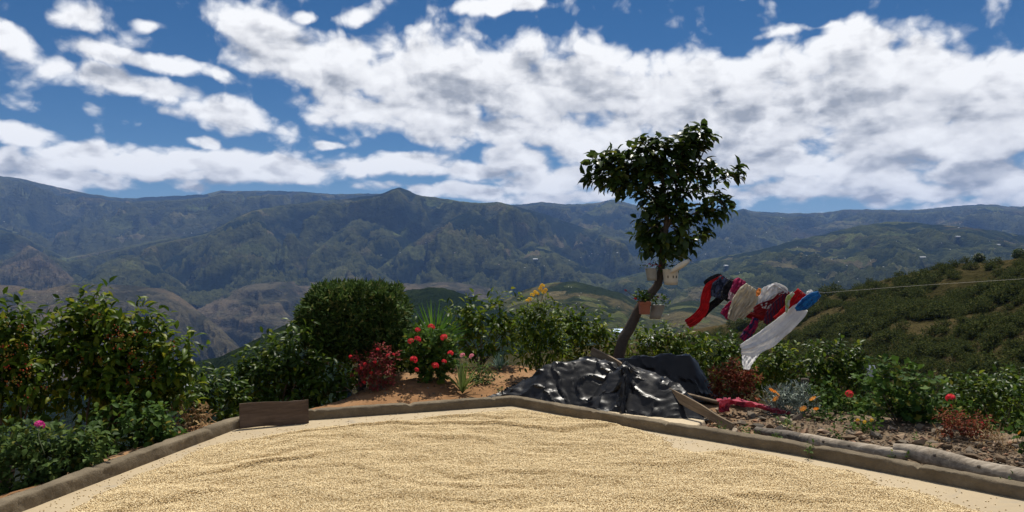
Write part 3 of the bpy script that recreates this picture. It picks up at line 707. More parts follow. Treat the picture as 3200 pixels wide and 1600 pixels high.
def put_leaves(parent, P, D, Nn, L, Wd, kind, mat, singles=0, name='foliage'):
    """joined leaf mass (stuff) plus the leaves that show best as objects of their own"""
    n = len(P); singles = min(singles, n // 3)
    idx = np.arange(n)
    if singles:
        order = np.argsort(P[:, 1] + .25 * rng.random(n)); pick = order[:singles]
        x, y, z = frames(D, Nn); me = leaf_obj_mesh(kind, mat); o0 = ORG[parent]
        for i in pick:
            o = bpy.data.objects.new('leaf', me); col.objects.link(o); o.parent = parent
            m4 = Matrix(((x[i][0] * Wd[i], y[i][0] * L[i], z[i][0] * L[i], P[i][0] - o0[0]), (x[i][1] * Wd[i], y[i][1] * L[i], z[i][1] * L[i], P[i][1] - o0[1]), (x[i][2] * Wd[i], y[i][2] * L[i], z[i][2] * L[i], P[i][2] - o0[2]), (0, 0, 0, 1)))
            o.matrix_local = m4
        idx = order[singles:]
    V, Fc = leaf_geo(P[idx], D[idx], Nn[idx], L[idx], Wd[idx], kind)
    return obj(name, V, Fc, mat, parent, True, kind='stuff')
def in_ball(n, hollow=.55):
    d = unit(rng.normal(size=(n, 3))); r = (hollow + (1 - hollow) * rng.random(n) ** .6); return d * r[:, None]
def sprigs(C, out, nl, L, droop=.35, spread=.9, twig=1.0):
    """leaf positions, directions and normals around sprig points C that grow along out"""
    n = len(C); out = unit(out)
    t = np.linspace(0, 1, nl)[None, :] * twig * L * 1.7
    P = C[:, None] + out[:, None] * t[..., None]
    P = P + rng.normal(size=P.shape) * L * .10
    side = unit(np.cross(out, rng.normal(size=(n, 3))))
    side2 = np.cross(out, side)
    a = rng.random((n, nl)) * .8 + np.arange(nl)[None] * 2.4
    rad = side[:, None] * np.cos(a)[..., None] + side2[:, None] * np.sin(a)[..., None]
    tipness = np.linspace(.1, 1, nl)[None, :, None]
    D = rad * spread + out[:, None] * (.25 + .8 * tipness) + np.array([0, 0, -droop]) + rng.normal(size=P.shape) * .18
    N_ = np.array([0, 0, 1.0]) * .9 + out[:, None] * .6 + rng.normal(size=P.shape) * .35
    return P.reshape(-1, 3), unit(D).reshape(-1, 3), unit(N_).reshape(-1, 3)
def stems_to(base, tips, r0, parent, mat, name='stem', n=7):
    parts = []
    for k, tp in enumerate(tips):
        b0 = base + np.array([random.uniform(-1, 1) * r0 * 2, random.uniform(-1, 1) * r0 * 2, 0])
        mid = b0 * .5 + tp * .5 + np.array([random.uniform(-.1, .1), random.uniform(-.1, .1), .08]) * np.linalg.norm(tp - b0)
        pth = smooth_path([b0, mid, tp], n); parts.append(tube(pth, np.linspace(r0, r0 * .3, n), 5))
    V, Fc = merge(parts)
    return obj(name, V, Fc, mat, parent, True)
PLANTS = {}
def plant(name, label, cat, base_px, Yd, blobs, leaf=.095, wid=.45, kind='oval', mat='coffee', dens_=1.0, nl=7, droop=.35, singles=40, group=None, stem='twig', r0=.012, nst=6, ydep=.9, hollow=.5, upb=.35, bz=None, spread=.9, stemname='stem'):
    bx = (base_px[0] - 1600) / F * Yd; bz = float(gz(bx, Yd)) if bz is None else bz
    t = thing(name, label, cat, (bx, Yd, bz), group)
    Ps, Os = [], []
    for bl in blobs:
        px, py, rx, ry = bl[:4]; dy = bl[4] if len(bl) > 4 else 0.0
        c_ = W(px, py, Yd + dy); R3 = np.array([rx / F * Yd, ydep * (rx + ry) / 2 / F * Yd, ry / F * Yd])
        R3 = np.maximum(R3 - leaf * .55, leaf * .3)
        area = (R3[0] * R3[2] + R3[0] * R3[1] + R3[1] * R3[2]) * 4.2
        n = max(3, int(dens_ * .62 * area / (leaf * leaf * wid) / nl * 4.2))
        q = in_ball(n, hollow); Ps.append(c_ + q * R3); o_ = q / (R3 / R3.max()) ; o_ = unit(o_) + np.array([0, 0, upb]); Os.append(o_)
    C = np.vstack(Ps); O = np.vstack(Os)
    P, D, N_ = sprigs(C, O, nl, leaf, droop, spread)
    L = leaf * rng.uniform(.65, 1.2, len(P)); Wd = L * wid * rng.uniform(.85, 1.15, len(P))
    put_leaves(t, P, D, N_, L, Wd, kind, M[mat], singles)
    base = np.array([bx, Yd, bz - .05])
    tips = C[rng.choice(len(C), min(nst, len(C)), replace=False)]
    stems_to(base, tips, r0, t, M[stem], stemname)
    PLANTS[t] = (C, O)
    return t
def flower_mesh(name, mat, nfl=12, pet=5, rad=1.0, cmat=None):
    """a head of small five-petalled flowers, radius 1"""
    parts = []
    for k in range(nfl):
        ph = math.acos(1 - 1.25 * (k + .5) / nfl); th = k * 2.4
        nrm = np.array([math.sin(ph) * math.cos(th), math.sin(ph) * math.sin(th), math.cos(ph)])
        x = unit(np.cross(nrm, np.array([.3, .5, .9]))); y = np.cross(nrm, x); c_ = nrm * .72
        V = [c_]; Fc = []
        for p_ in range(pet):
            a = 2 * math.pi * p_ / pet + k
            for da, rr in ((-.45, .36), (0, .46), (.45, .36)):
                V.append(c_ + (x * math.cos(a + da) + y * math.sin(a + da)) * rr + nrm * .10)
            i = 1 + 3 * p_; Fc += [[0, i, i + 1], [0, i + 1, i + 2]]
        parts.append((np.array(V), Fc))
    V, Fc = merge(parts); me = mesh(name, V, Fc, False); me.materials.append(mat); return me
def daisy_mesh(name, mat, pet=11):
    parts = []
    V = [(0, 0, .1)]; Fc = []
    for p_ in range(pet):
        a = 2 * math.pi * p_ / pet
        for da, rr, zz in ((-.2, .5, .05), (-.12, 1, .12), (.12, 1, .12), (.2, .5, .05)):
            V.append((math.cos(a + da) * rr, math.sin(a + da) * rr, zz))
        i = 1 + 4 * p_; Fc += [[0, i, i + 3], [i, i + 1, i + 2, i + 3]]
    me = mesh(name, np.array(V, float), Fc); me.materials.append(mat); return me
FL = {k: flower_mesh('flower', M[m_]) for k, m_ in (('red', 'fl_red'), ('pink', 'fl_pink'), ('mag', 'fl_mag'), ('yel', 'fl_ye'), ('dred', 'fl_dred'))}
FL['or'] = daisy_mesh('flower', M['fl_or'])
def flower(parent, P, r, kind, tilt=(-.5, 0, 0), label=None, stem_from=None):
    o = bpy.data.objects.new('flower', FL[kind]); col.objects.link(o); o.parent = parent
    o.location = np.array(P) - ORG[parent]; o.scale = (r, r, r * .85); o.rotation_euler = (tilt[0] * -1 + random.uniform(-.2, .2), random.uniform(-.3, .3), random.uniform(0, 6))
    if label: o['label'] = label
    if stem_from is not None:
        mid = (np.array(P) + stem_from) / 2 + np.array([random.uniform(-.03, .03), random.uniform(-.03, .03), .02])
        pth = smooth_path([stem_from, mid, np.array(P)], 6); V, Fc = tube(pth, .0032, 5); obj('flower_stem', V, Fc, M['greenstem'], parent, True)
    return o
def berries(parent, blobs, Yd, n, r=.0085, front=.25):
    ico = bmesh.new(); bmesh.ops.create_icosphere(ico, subdivisions=1, radius=1); iv = np.array([v.co[:] for v in ico.verts]); ifc = np.array([[v.index for v in f.verts] for f in ico.faces]); ico.free()
    Cs = []
    for (px, py, rx, ry) in blobs:
        k = n // len(blobs)
        c_ = W(px, py, Yd); R3 = np.array([rx, (rx + ry) * .4, ry]) / F * Yd
        q = in_ball(max(2, k // 9), .75); q[:, 1] = -np.abs(q[:, 1]) * .9
        cl = c_ + q * R3
        Cs.append((cl[:, None] + rng.normal(size=(len(cl), 9, 3)) * r * 2.3).reshape(-1, 3))
    C = np.vstack(Cs); V = (C[:, None] + iv[None] * r * rng.uniform(.75, 1.15, (len(C), 1, 1))).reshape(-1, 3)
    Fc = (ifc[None] + (np.arange(len(C)) * len(iv))[:, None, None]).reshape(-1, 3)
    return obj('coffee_cherries', V, Fc, M['cherry'], parent, True, kind='stuff')

# ---- coffee on the left
t = plant('coffee_shrub', 'tall coffee shrub with ripening cherries beside the low flowering plants', 'shrub', (300, 1300), 7.3,
      [(330, 985, 75, 60), (265, 965, 50, 45), (300, 940, 30, 25), (400, 1015, 75, 55), (235, 1040, 90, 60), (180, 1075, 70, 60), (350, 1090, 120, 80), (480, 1060, 85, 60), (545, 1105, 65, 55), (580, 1140, 45, 50), (250, 1150, 120, 80), (420, 1170, 120, 80), (540, 1190, 80, 60), (330, 1240, 150, 60), (490, 1240, 100, 50)],
      .10, .45, 'oval', 'coffee_y', 1.35, 7, .4, 110, r0=.018, nst=12, hollow=.3)
berries(t, [(330, 1010, 70, 50), (400, 1040, 80, 60), (450, 1090, 90, 60), (380, 1120, 90, 60), (230, 1130, 70, 50), (430, 1170, 80, 50)], 7.15, 330, .0078)
t = plant('coffee_shrub', 'coffee shrub with orange cherries and bare grey twigs at the corner', 'shrub', (0, 1330), 6.8,
      [(30, 975, 70, 45), (-40, 960, 80, 60), (60, 1040, 60, 50), (0, 1080, 90, 80), (70, 1130, 70, 60), (10, 1180, 110, 70), (90, 1220, 80, 60), (-60, 1150, 90, 120), (30, 1270, 110, 60)],
      .095, .45, 'oval', 'coffee_y', 1.25, 7, .4, 70, r0=.016, nst=14, hollow=.3)
berries(t, [(40, 1060, 50, 60), (70, 1130, 70, 60), (20, 1190, 80, 60), (90, 1200, 60, 40)], 6.65, 220, .0078)
plant('bushy_plant', 'dense dark leafy plant with one pink bloom beside the kerb', 'plant', (130, 1500), 5.85,
      [(40, 1400, 90, 70), (130, 1390, 90, 60), (210, 1400, 80, 60), (60, 1480, 110, 70), (180, 1460, 110, 70), (260, 1450, 80, 60), (30, 1540, 80, 50), (280, 1400, 60, 50), (150, 1520, 80, 35)],
      .062, .55, 'oval', 'broad', .95, 6, .2, 80, r0=.008, nst=10)
tt = list(PLANTS)[-1]
flower(tt, W(124, 1328, 5.6), .040, 'mag', label='magenta pink flower head', stem_from=W(140, 1420, 5.5))
plant('bushy_plant', 'pale green leafy plant with yellowing leaves beside the kerb', 'plant', (430, 1400), 6.75,
      [(350, 1330, 70, 60), (430, 1310, 80, 60), (480, 1340, 70, 50), (400, 1380, 100, 50), (330, 1400, 80, 50), (500, 1370, 60, 45), (440, 1285, 50, 35)],
      .066, .62, 'oval', 'gera', .8, 6, .2, 70, r0=.007, nst=10)
plant('dry_plant', 'dry brown twiggy weeds behind the kerb below the coffee shrubs', 'plant', (600, 1350), 7.2,
      [(540, 1300, 50, 30), (600, 1320, 60, 35), (640, 1310, 40, 25), (500, 1300, 40, 30)], .06, .3, 'oval', 'dry', .45, 6, .1, 0, r0=.004, nst=22)
plant('coffee_shrub', 'small coffee shrub behind the kerb beside the wooden board', 'shrub', (640, 1330), 8.3,
      [(620, 1215, 55, 45), (680, 1225, 60, 45), (600, 1260, 70, 50), (670, 1275, 80, 50), (730, 1260, 50, 45), (560, 1240, 40, 45), (720, 1290, 40, 40)], .09, .45, 'oval', 'coffee', .9, 7, .45, 60, r0=.01, nst=6)
plant('coffee_shrub', 'broad dark coffee shrub in front of the clipped cypress', 'shrub', (850, 1310), 9.0,
      [(745, 1175, 45, 40), (795, 1155, 60, 45), (845, 1125, 55, 40), (885, 1080, 45, 40), (925, 1030, 40, 38), (940, 1110, 80, 60), (860, 1180, 100, 60), (760, 1215, 70, 50), (950, 1190, 90, 70), (880, 1240, 120, 60), (1030, 1160, 70, 60), (990, 1250, 60, 45), (780, 1260, 80, 40), (1040, 1220, 40, 50)],
      .095, .45, 'oval', 'coffee', .95, 7, .45, 120, r0=.016, nst=10)
plant('coffee_shrub', 'coffee shrub filling the gap between cypress and geranium', 'shrub', (1250, 1200), 10.2,
      [(1240, 1030, 45, 50), (1270, 1060, 50, 50), (1250, 1110, 60, 50), (1200, 1130, 60, 50), (1300, 1110, 50, 50), (1110, 1130, 60, 50)], .09, .45, 'oval', 'coffee', .9, 7, .45, 40, r0=.01, nst=5)

# ---- clipped cypress
Yc = 9.6
tb = W(1130, 1190, Yc); tb[2] = float(gz(tb[0], Yc))
t = thing('clipped_cypress', 'dark cypress clipped into a flat topped block on a short trunk', 'tree', tuple(tb))
V, Fc = tube(smooth_path([tb - [0, 0, .1], W(1132, 1150, Yc), W(1125, 1090, Yc), W(1120, 1010, Yc)], 10), np.linspace(.06, .03, 10), 9, .15); obj('trunk', V, Fc, M['bark'], t, True)
n = 15000
q = rng.uniform(-1, 1, (n, 3)); ax = rng.integers(0, 3, n); sg = rng.choice([-1, 1], n); q[np.arange(n), ax] = sg * (1 - .35 * rng.random(n) ** 2.2)
q = q / (np.sum(np.abs(q) ** 3.6, 1) ** (1 / 3.6))[:, None] * np.maximum(np.abs(q).max(1), .01)[:, None]
lump = 1.05 + .15 * pn(q[:, 0] * 3 + 5 + q[:, 1] * 2, q[:, 2] * 3 + q[:, 1] * 1.3, 5) +   .06 * pn(q[:, 0] * 9, q[:, 2] * 9 + q[:, 1] * 5, 6)
taper = np.where(q[:, 2] < 0, 1 - .16 * (-q[:, 2]) ** 2.5, 1.0) * (1 - .05 * (q[:, 2] > .4))
cc = W(1110, 998, Yc); R3 = np.array([153, 125, 104]) / F * Yc
C = cc + q * lump[:, None] * R3 * np.stack([taper, taper, np.ones(n)], 1)
C[:, 2] += .05 * pn(C[:, 0] * 4, C[:, 1] * 3, 9) * (q[:, 2] > .5)
O = unit(q ** 3 + np.array([0, 0, .15])) + rng.normal(size=(n, 3)) * .85
L = rng.uniform(.035, .085, n); put_leaves(t, C, O, unit(rng.normal(size=(n, 3))), L, L * .42, 'scale', M['cypress'], 0, 'crown')
# inner mass of old twigs keeps the block from being see-through
k = 2600
q2 = rng.uniform(-.78, .78, (k, 3)); C2 = cc + q2 * R3; L2 = rng.uniform(.07, .12, k)
put_leaves(t, C2, unit(rng.normal(size=(k, 3))), unit(rng.normal(size=(k, 3))), L2, L2 * .7, 'scale', M['cypress'], 0, 'inner_twigs')

# ---- flower bed in the middle
t = plant('coral_plant', 'coral red leaved plant under the clipped cypress', 'plant', (1165, 1222), 8.9,
      [(1185, 1105, 30, 25), (1150, 1130, 50, 30), (1210, 1120, 40, 30), (1175, 1160, 55, 40), (1140, 1170, 40, 35), (1205, 1170, 30, 40), (1190, 1200, 30, 25)], .035, .55, 'oval', 'pinkleaf', .42, 6, .1, 40, stem='redstem' if 'redstem' in M else 'twig', r0=.004, nst=26)
for px, py in [(1095, 1114), (1130, 1150), (1140, 1137), (1172, 1131), (1160, 1165), (1230, 1108), (1180, 1092), (1212, 1110), (1138, 1195)]: flower(t, W(px, py, 8.75), .022, 'red')
t = plant('geranium', 'bushy geranium with many bright red flower heads below the fan palm', 'plant', (1345, 1175), 9.2,
      [(1350, 1055, 45, 35), (1310, 1080, 45, 40), (1375, 1085, 40, 40), (1290, 1120, 40, 40), (1340, 1120, 55, 45), (1390, 1120, 40, 40), (1320, 1150, 50, 25), (1370, 1150, 40, 25), (1400, 1065, 25, 30), (1345, 1165, 60, 18)], .062, .95, 'round', 'gera', 1.5, 6, .0, 90, r0=.006, nst=12, stem='greenstem')
for px, py, r_ in [(1348, 1022, .042), (1305, 1031, .034), (1283, 1066, .036), (1305, 1060, .042), (1387, 1054, .042), (1293, 1124, .046), (1408, 1104, .036), (1360, 1143, .044), (1388, 1130, .030), (1302, 1155, .026)]:
    flower(t, W(px, py, 8.85), r_ * 1.1, 'red', stem_from=W(px + (1345 - px) * .3, py + 35, 9.1))
# fan palm: every blade its own part
Yp = 9.9; tb = W(1352, 1150, Yp); tb[2] = float(gz(tb[0], Yp))
t = thing('fan_palm', 'young fan palm with stiff bright green blades behind the geranium', 'palm', tuple(tb))
hub = W(1358, 1072, Yp)
V, Fc = tube(smooth_path([tb, (tb + hub) / 2 + [.03, .02, 0], hub], 6), .012, 6); obj('leaf_stalk', V, Fc, M['greenstem'], t, True)
tv, tf = leaf_tpl('blade')
for k in range(44):
    a = R(-88 + 176 * ((k * 17) % 44) / 43) ; ln = random.uniform(.46, .60) * (1 - .12 * abs(a)); fw = random.uniform(-.45, .25)
    D = np.array([[math.sin(a), fw, math.cos(a) + .1]]); N_ = np.array([[0, -1, .3 + random.uniform(-.3, .3)]])
    V, Fc = leaf_geo(hub[None] + rng.normal(size=(1, 3)) * .01, D, N_, np.array([ln]), np.array([.022]), 'blade')
    obj('leaf_blade', V, Fc, M['palm'], t, True)
def strap_plant(name, label, px, py, Yd, n, ln, mat, wid=.03, spreadv=.8, group=None):
    b_ = W(px, py, Yd); b_[2] = float(gz(b_[0], Yd)); t = thing(name, label, 'plant', tuple(b_), group)
    for k in range(n):
        a = random.uniform(0, 6.28); s_ = random.uniform(.1, spreadv); d = np.array([math.cos(a) * s_, math.sin(a) * s_, 1.0]); d /= np.linalg.norm(d)
        l_ = ln * random.uniform(.6, 1.1); m_ = 7; tt_ = np.linspace(0, 1, m_)
        pth = b_ + d * (l_ * tt_)[:, None] + np.array([math.cos(a), math.sin(a), -1.1]) * (.35 * l_ * s_ * tt_ ** 2)[:, None]
        sd_ = np.array([-math.sin(a), math.cos(a), 0]) ; wv = wid * np.sin(np.pi * np.clip(.12 + .88 * tt_, 0, 1)) ** .7 / 2
        V = np.stack([pth - sd_ * wv[:, None], pth + np.array([0, 0, -.25]) * wv[:, None], pth + sd_ * wv[:, None]], 1).reshape(-1, 3)
        obj('leaf_blade', V, grid_faces(m_, 3), M[mat], t, True)
    return t
t = strap_plant('strap_leaf_plant', 'pale strap leaved plant with two pink flower heads in the dry bed', 1445, 1190, 8.9, 22, .38, 'strap', .028, .8)
for px, py in [(1445, 1110), (1474, 1113)]: flower(t, W(px, py, 8.85), .034, 'pink', label='pink flower head', stem_from=W(px - 4, 1170, 8.9))
plant('weed', 'small grey green weeds on the dirt beside the strap leaved plant', 'plant', (1490, 1215), 9.3, [(1480, 1165, 40, 25), (1520, 1175, 40, 25), (1500, 1190, 50, 20)], .045, .4, 'oval', 'broad', .5, 5, .1, 20, r0=.003, nst=10)
t = strap_plant('blue_fescue', 'tuft of blue grey grass beside the tall yellow flower', 1560, 1152, 9.9, 90, .27, 'bluegrass', .009, 1.0)
plant('glossy_shrub', 'glossy broad leaved shrub beside the fan palm', 'shrub', (1500, 1160), 10.4,
      [(1430, 985, 45, 40), (1480, 975, 45, 35), (1540, 970, 45, 35), (1585, 955, 25, 30), (1450, 1030, 60, 45), (1520, 1025, 60, 50), (1580, 1010, 40, 50), (1440, 1080, 50, 40), (1500, 1085, 60, 40), (1570, 1070, 50, 45)], .105, .48, 'oval', 'coffee_y', .8, 7, .4, 90, r0=.01, nst=9)
t = plant('tall_yellow_flower', 'tall leafy stem plant topped with yellow flower sprays', 'plant', (1685, 1150), 9.6,
      [(1690, 975, 40, 30), (1650, 965, 35, 25), (1720, 985, 40, 35), (1670, 1010, 55, 40), (1720, 1040, 45, 45), (1660, 1060, 55, 45), (1700, 1090, 55, 40), (1650, 1110, 40, 30), (1735, 1090, 30, 40), (1630, 1000, 25, 25)], .075, .38, 'oval', 'coffee_y', .85, 7, .3, 70, r0=.007, nst=14, stem='greenstem')
for px, py, r_ in [(1695, 893, .030), (1688, 905, .028), (1700, 912, .030), (1678, 918, .030), (1664, 922, .030), (1655, 935, .026), (1648, 940, .024), (1706, 905, .020), (1690, 898, .02), (1672, 912, .022)]:
    flower(t, W(px, py, 9.35), r_ * 1.15, 'yel', stem_from=W(1680, 975, 9.6) if random.random() < .6 else None)
plant('coffee_shrub', 'coffee shrub between the yellow flower and the leaning trunk', 'shrub', (1800, 1170), 10.6,
      [(1790, 985, 45, 30), (1835, 1005, 45, 35), (1770, 1020, 40, 45), (1820, 1050, 60, 45), (1880, 1030, 40, 35), (1780, 1080, 60, 40), (1860, 1080, 60, 40), (1900, 1060, 40, 40), (1925, 1090, 40, 35), (1830, 1110, 60, 30)], .10, .46, 'oval', 'coffee_y', .8, 7, .4, 60, r0=.01, nst=8)
plant('coffee_shrub', 'coffee shrub behind the rear black plastic mound', 'shrub', (2080, 1200), 11.0,
      [(2010, 1060, 50, 35), (2070, 1055, 50, 30), (2130, 1060, 50, 30), (2180, 1075, 45, 40), (2030, 1100, 60, 40), (2100, 1105, 60, 40), (2170, 1115, 60, 40), (2140, 1150, 60, 35), (2040, 1130, 50, 30), (2200, 1150, 30, 35)], .095, .46, 'oval', 'coffee_y', .85, 7, .4, 70, r0=.01, nst=7)
plant('coffee_shrub', 'coffee shrub below the hanging red trouser leg', 'shrub', (2270, 1190), 10.6,
      [(2240, 1100, 50, 35), (2290, 1080, 40, 30), (2310, 1115, 50, 40), (2230, 1140, 45, 40), (2330, 1150, 40, 40)], .09, .46, 'oval', 'coffee', .9, 7, .4, 40, r0=.009, nst=5)
plant('red_shrub', 'rusty red leaved shrub behind the pink rag', 'shrub', (2290, 1258), 8.7,
      [(2295, 1165, 45, 30), (2255, 1180, 40, 30), (2335, 1180, 35, 30), (2290, 1200, 60, 35), (2260, 1225, 40, 25), (2330, 1225, 40, 25)], .048, .42, 'oval', 'redleaf', .75, 7, .1, 60, r0=.004, nst=18)
plant('coffee_shrub', 'coffee shrub behind the white cloth hanging on the line', 'shrub', (2420, 1230), 9.8,
      [(2410, 1100, 60, 35), (2450, 1130, 55, 40), (2380, 1130, 45, 40), (2420, 1170, 70, 45), (2480, 1170, 45, 40), (2390, 1200, 50, 30)], .085, .46, 'oval', 'coffee_y', .75, 7, .4, 60, r0=.009, nst=7)
plant('coffee_shrub', 'big round coffee shrub behind the dark wooden stump', 'shrub', (2620, 1260), 9.4,
      [(2570, 1115, 50, 35), (2630, 1105, 55, 30), (2670, 1130, 45, 40), (2600, 1150, 80, 45), (2670, 1180, 55, 45), (2550, 1170, 50, 45), (2610, 1200, 80, 45), (2690, 1220, 50, 40)], .085, .46, 'oval', 'coffee', .9, 7, .4, 80, r0=.01, nst=8)
for k, (px, py, Yd, lab) in enumerate([(3010, 1230, 8.6, 'coffee shrub behind the red flower by the vine mound'), (3120, 1240, 8.2, 'coffee shrub above the dry red plant near the rubble'), (3190, 1200, 9.2, 'coffee shrub at the foot of the bushy hillside beside the path of stones')]):
    plant('coffee_shrub', lab, 'shrub', (px, py + 90), Yd, [(px - 40, py, 50, 40), (px + 30, py - 10, 50, 40), (px, py + 40, 80, 40), (px - 60, py + 50, 50, 40), (px + 70, py + 40, 50, 40), (px + 10, py - 40, 35, 25)], .08, .46, 'oval', 'coffee', .85, 7, .4, 40, r0=.008, nst=6)
plant('vine_mound', 'mound of broad green vine leaves over a dark support behind the log', 'plant', (2810, 1340), 7.4,
      [(2760, 1170, 45, 28), (2800, 1165, 55, 25), (2740, 1205, 50, 45), (2820, 1205, 70, 45), (2890, 1190, 45, 40), (2910, 1225, 35, 45), (2760, 1260, 60, 50), (2840, 1260, 70, 50), (2900, 1280, 40, 50), (2790, 1310, 60, 35), (2870, 1320, 55, 30)], .07, .9, 'round', 'gera', 1.0, 6, .35, 120, r0=.008, nst=10, hollow=.6)
plant('nasturtium', 'light green round leaved plant beside the silver leaved plant', 'plant', (2590, 1310), 7.9,
      [(2560, 1235, 40, 25), (2600, 1225, 40, 22), (2580, 1260, 50, 30), (2630, 1270, 40, 35), (2660, 1275, 40, 35), (2610, 1290, 50, 25), (2690, 1260, 30, 30)], .05, .95, 'round', 'gera', .75, 5, .1, 60, r0=.004, nst=9, stem='greenstem')
t = plant('silver_plant', 'silver grey leaved plant with orange daisy flowers above the pink rag', 'plant', (2470, 1300), 7.9,
      [(2440, 1245, 45, 25), (2490, 1240, 45, 25), (2470, 1270, 60, 25), (2520, 1265, 35, 25), (2430, 1275, 35, 20)], .055, .16, 'blade', 'silver', 1.1, 8, -.1, 60, r0=.003, nst=10, stem='greenstem')
for px, py in [(2413, 1221), (2428, 1229), (2424, 1246), (2540, 1246), (2510, 1277)]: flower(t, W(px, py, 7.42), .036, 'or', tilt=(-.75, 0, 0), stem_from=W(px + 5, py + 35, 7.85))
t = plant('geranium', 'low geranium with one red flower head beside the vine mound', 'plant', (2660, 1300), 8.3, [(2650, 1255, 30, 18), (2680, 1265, 30, 20)], .05, .95, 'round', 'gera', .7, 5, 0, 20, r0=.004, nst=4, stem='greenstem')
flower(t, W(2654, 1231, 7.75), .044, 'red', stem_from=W(2660, 1265, 8.3))
t = plant('geranium', 'geranium with one red flower head beyond the vine mound', 'plant', (2990, 1320), 7.4, [(2975, 1285, 30, 20), (3010, 1290, 35, 22), (2960, 1300, 30, 20)], .055, .95, 'round', 'gera', .6, 5, 0, 20, r0=.004, nst=5, stem='greenstem')
flower(t, W(2970, 1243, 7.05), .046, 'red', stem_from=W(2980, 1290, 7.4))
plant('dry_red_plant', 'dry reddish twiggy plant above the broken tiles', 'plant', (3020, 1385), 6.8,
      [(2965, 1310, 35, 25), (3010, 1325, 50, 25), (3060, 1320, 35, 25), (3000, 1350, 60, 25), (3050, 1355, 45, 22)], .035, .4, 'oval', 'redleaf', .5, 6, .1, 30, r0=.0035, nst=34)
plant('dry_plant', 'straw coloured dry weed beside the dry red plant', 'plant', (3110, 1400), 6.5, [(3100, 1375, 45, 20), (3140, 1385, 40, 20), (2930, 1370, 35, 15, .2)], .05, .14, 'blade', 'dry', .6, 7, -.1, 0, r0=.003, nst=8)
plant('nasturtium', 'light green leafy plant over the rubble with an orange bloom', 'plant', (3210, 1390), 6.2, [(3190, 1340, 35, 25), (3230, 1350, 45, 35), (3200, 1370, 40, 20)], .05, .95, 'round', 'gera', .7, 5, .1, 20, r0=.004, nst=5, stem='greenstem')
flower(list(PLANTS)[-1], W(3186, 1352, 6.1), .02, 'or', tilt=(-.9, 0, 0))

for k, (px, py, fk, lab) in enumerate([(2700, 1335, 'yel', 'low leafy clump with small yellow blooms beside the vine mound'), (2570, 1300, 'or', 'low clump with an orange bloom in front of the light green plant'), (3090, 1345, 'red', 'green clump with a small red bloom above the dry red plant')]):
    Yd = F * 1.56 / (py + 14 - 800)
    t = plant('flower_clump', lab, 'plant', (px, py + 14), Yd, [(px - 25, py - 4, 26, 16), (px + 25, py, 28, 16), (px, py - 12, 26, 16)], .042, .6, 'oval', 'gera', .8, 5, .1, 30, r0=.003, nst=8, stem='greenstem')
    for q in range(3 if fk == 'yel' else 1): flower(t, W(px - 20 + 22 * q, py - 22 + 6 * (q % 2), Yd - .15), .018 if fk != 'or' else .026, fk, tilt=(-.6, 0, 0))
# weeds along the kerb
for k, (px, py, w_, lab) in enumerate([(2330, 1362, 45, 'tuft of green weeds between kerb and the thin end of the log'), (2420, 1378, 30, 'small green weed in front of the dark log end'), (2530, 1412, 28, 'green sprig under the middle of the grey log'), (2800, 1440, 35, 'green weeds between the kerb and the two logs'), (2560, 1312, 40, 'low green ground cover below the silver leaved plant'), (2640, 1318, 40, 'low green ground cover below the light green plant'), (2720, 1330, 35, 'low grey green ground cover beside the vine mound'), (3140, 1512, 25, 'sprig of weeds against the thick end of the log'), (2460, 1330, 40, 'green weeds among the stones below the pink rag'), (2880, 1385, 35, 'green weeds among the broken tiles above the thick log'), (2250, 1345, 30, 'small weeds at the broken end of the concrete slab'), (2620, 1360, 30, 'sparse weeds on the stones above the thin grey log')]):
    Yd = F * 1.58 / (py + 12 - 800)
    plant('weed', lab, 'plant', (px, py + 12), Yd, [(px - w_ * .4, py, w_ * .5, 14), (px + w_ * .4, py, w_ * .5, 14), (px, py - 4, w_ * .5, 14)], .035, .45, 'oval', 'broad', .55, 5, .1, 15, r0=.002, nst=6)
for k in range(16):
    px, py = random.uniform(1130, 1600), random.uniform(1180, 1245)
    Yd = F * 1.6 / (py - 800); P = W(px, py, Yd)
    if 0.2 < patio_d(P[0], P[1]) < 1.9:
        plant('weed', 'sparse wilted weed sprouting from the orange dirt', 'plant', (px, py), Yd, [(px, py - 12, 18, 12)], .03, .4, 'oval', 'broad' if k % 2 else 'dry', .4, 5, .1, 0, r0=.002, nst=5, group='weeds on the orange dirt')

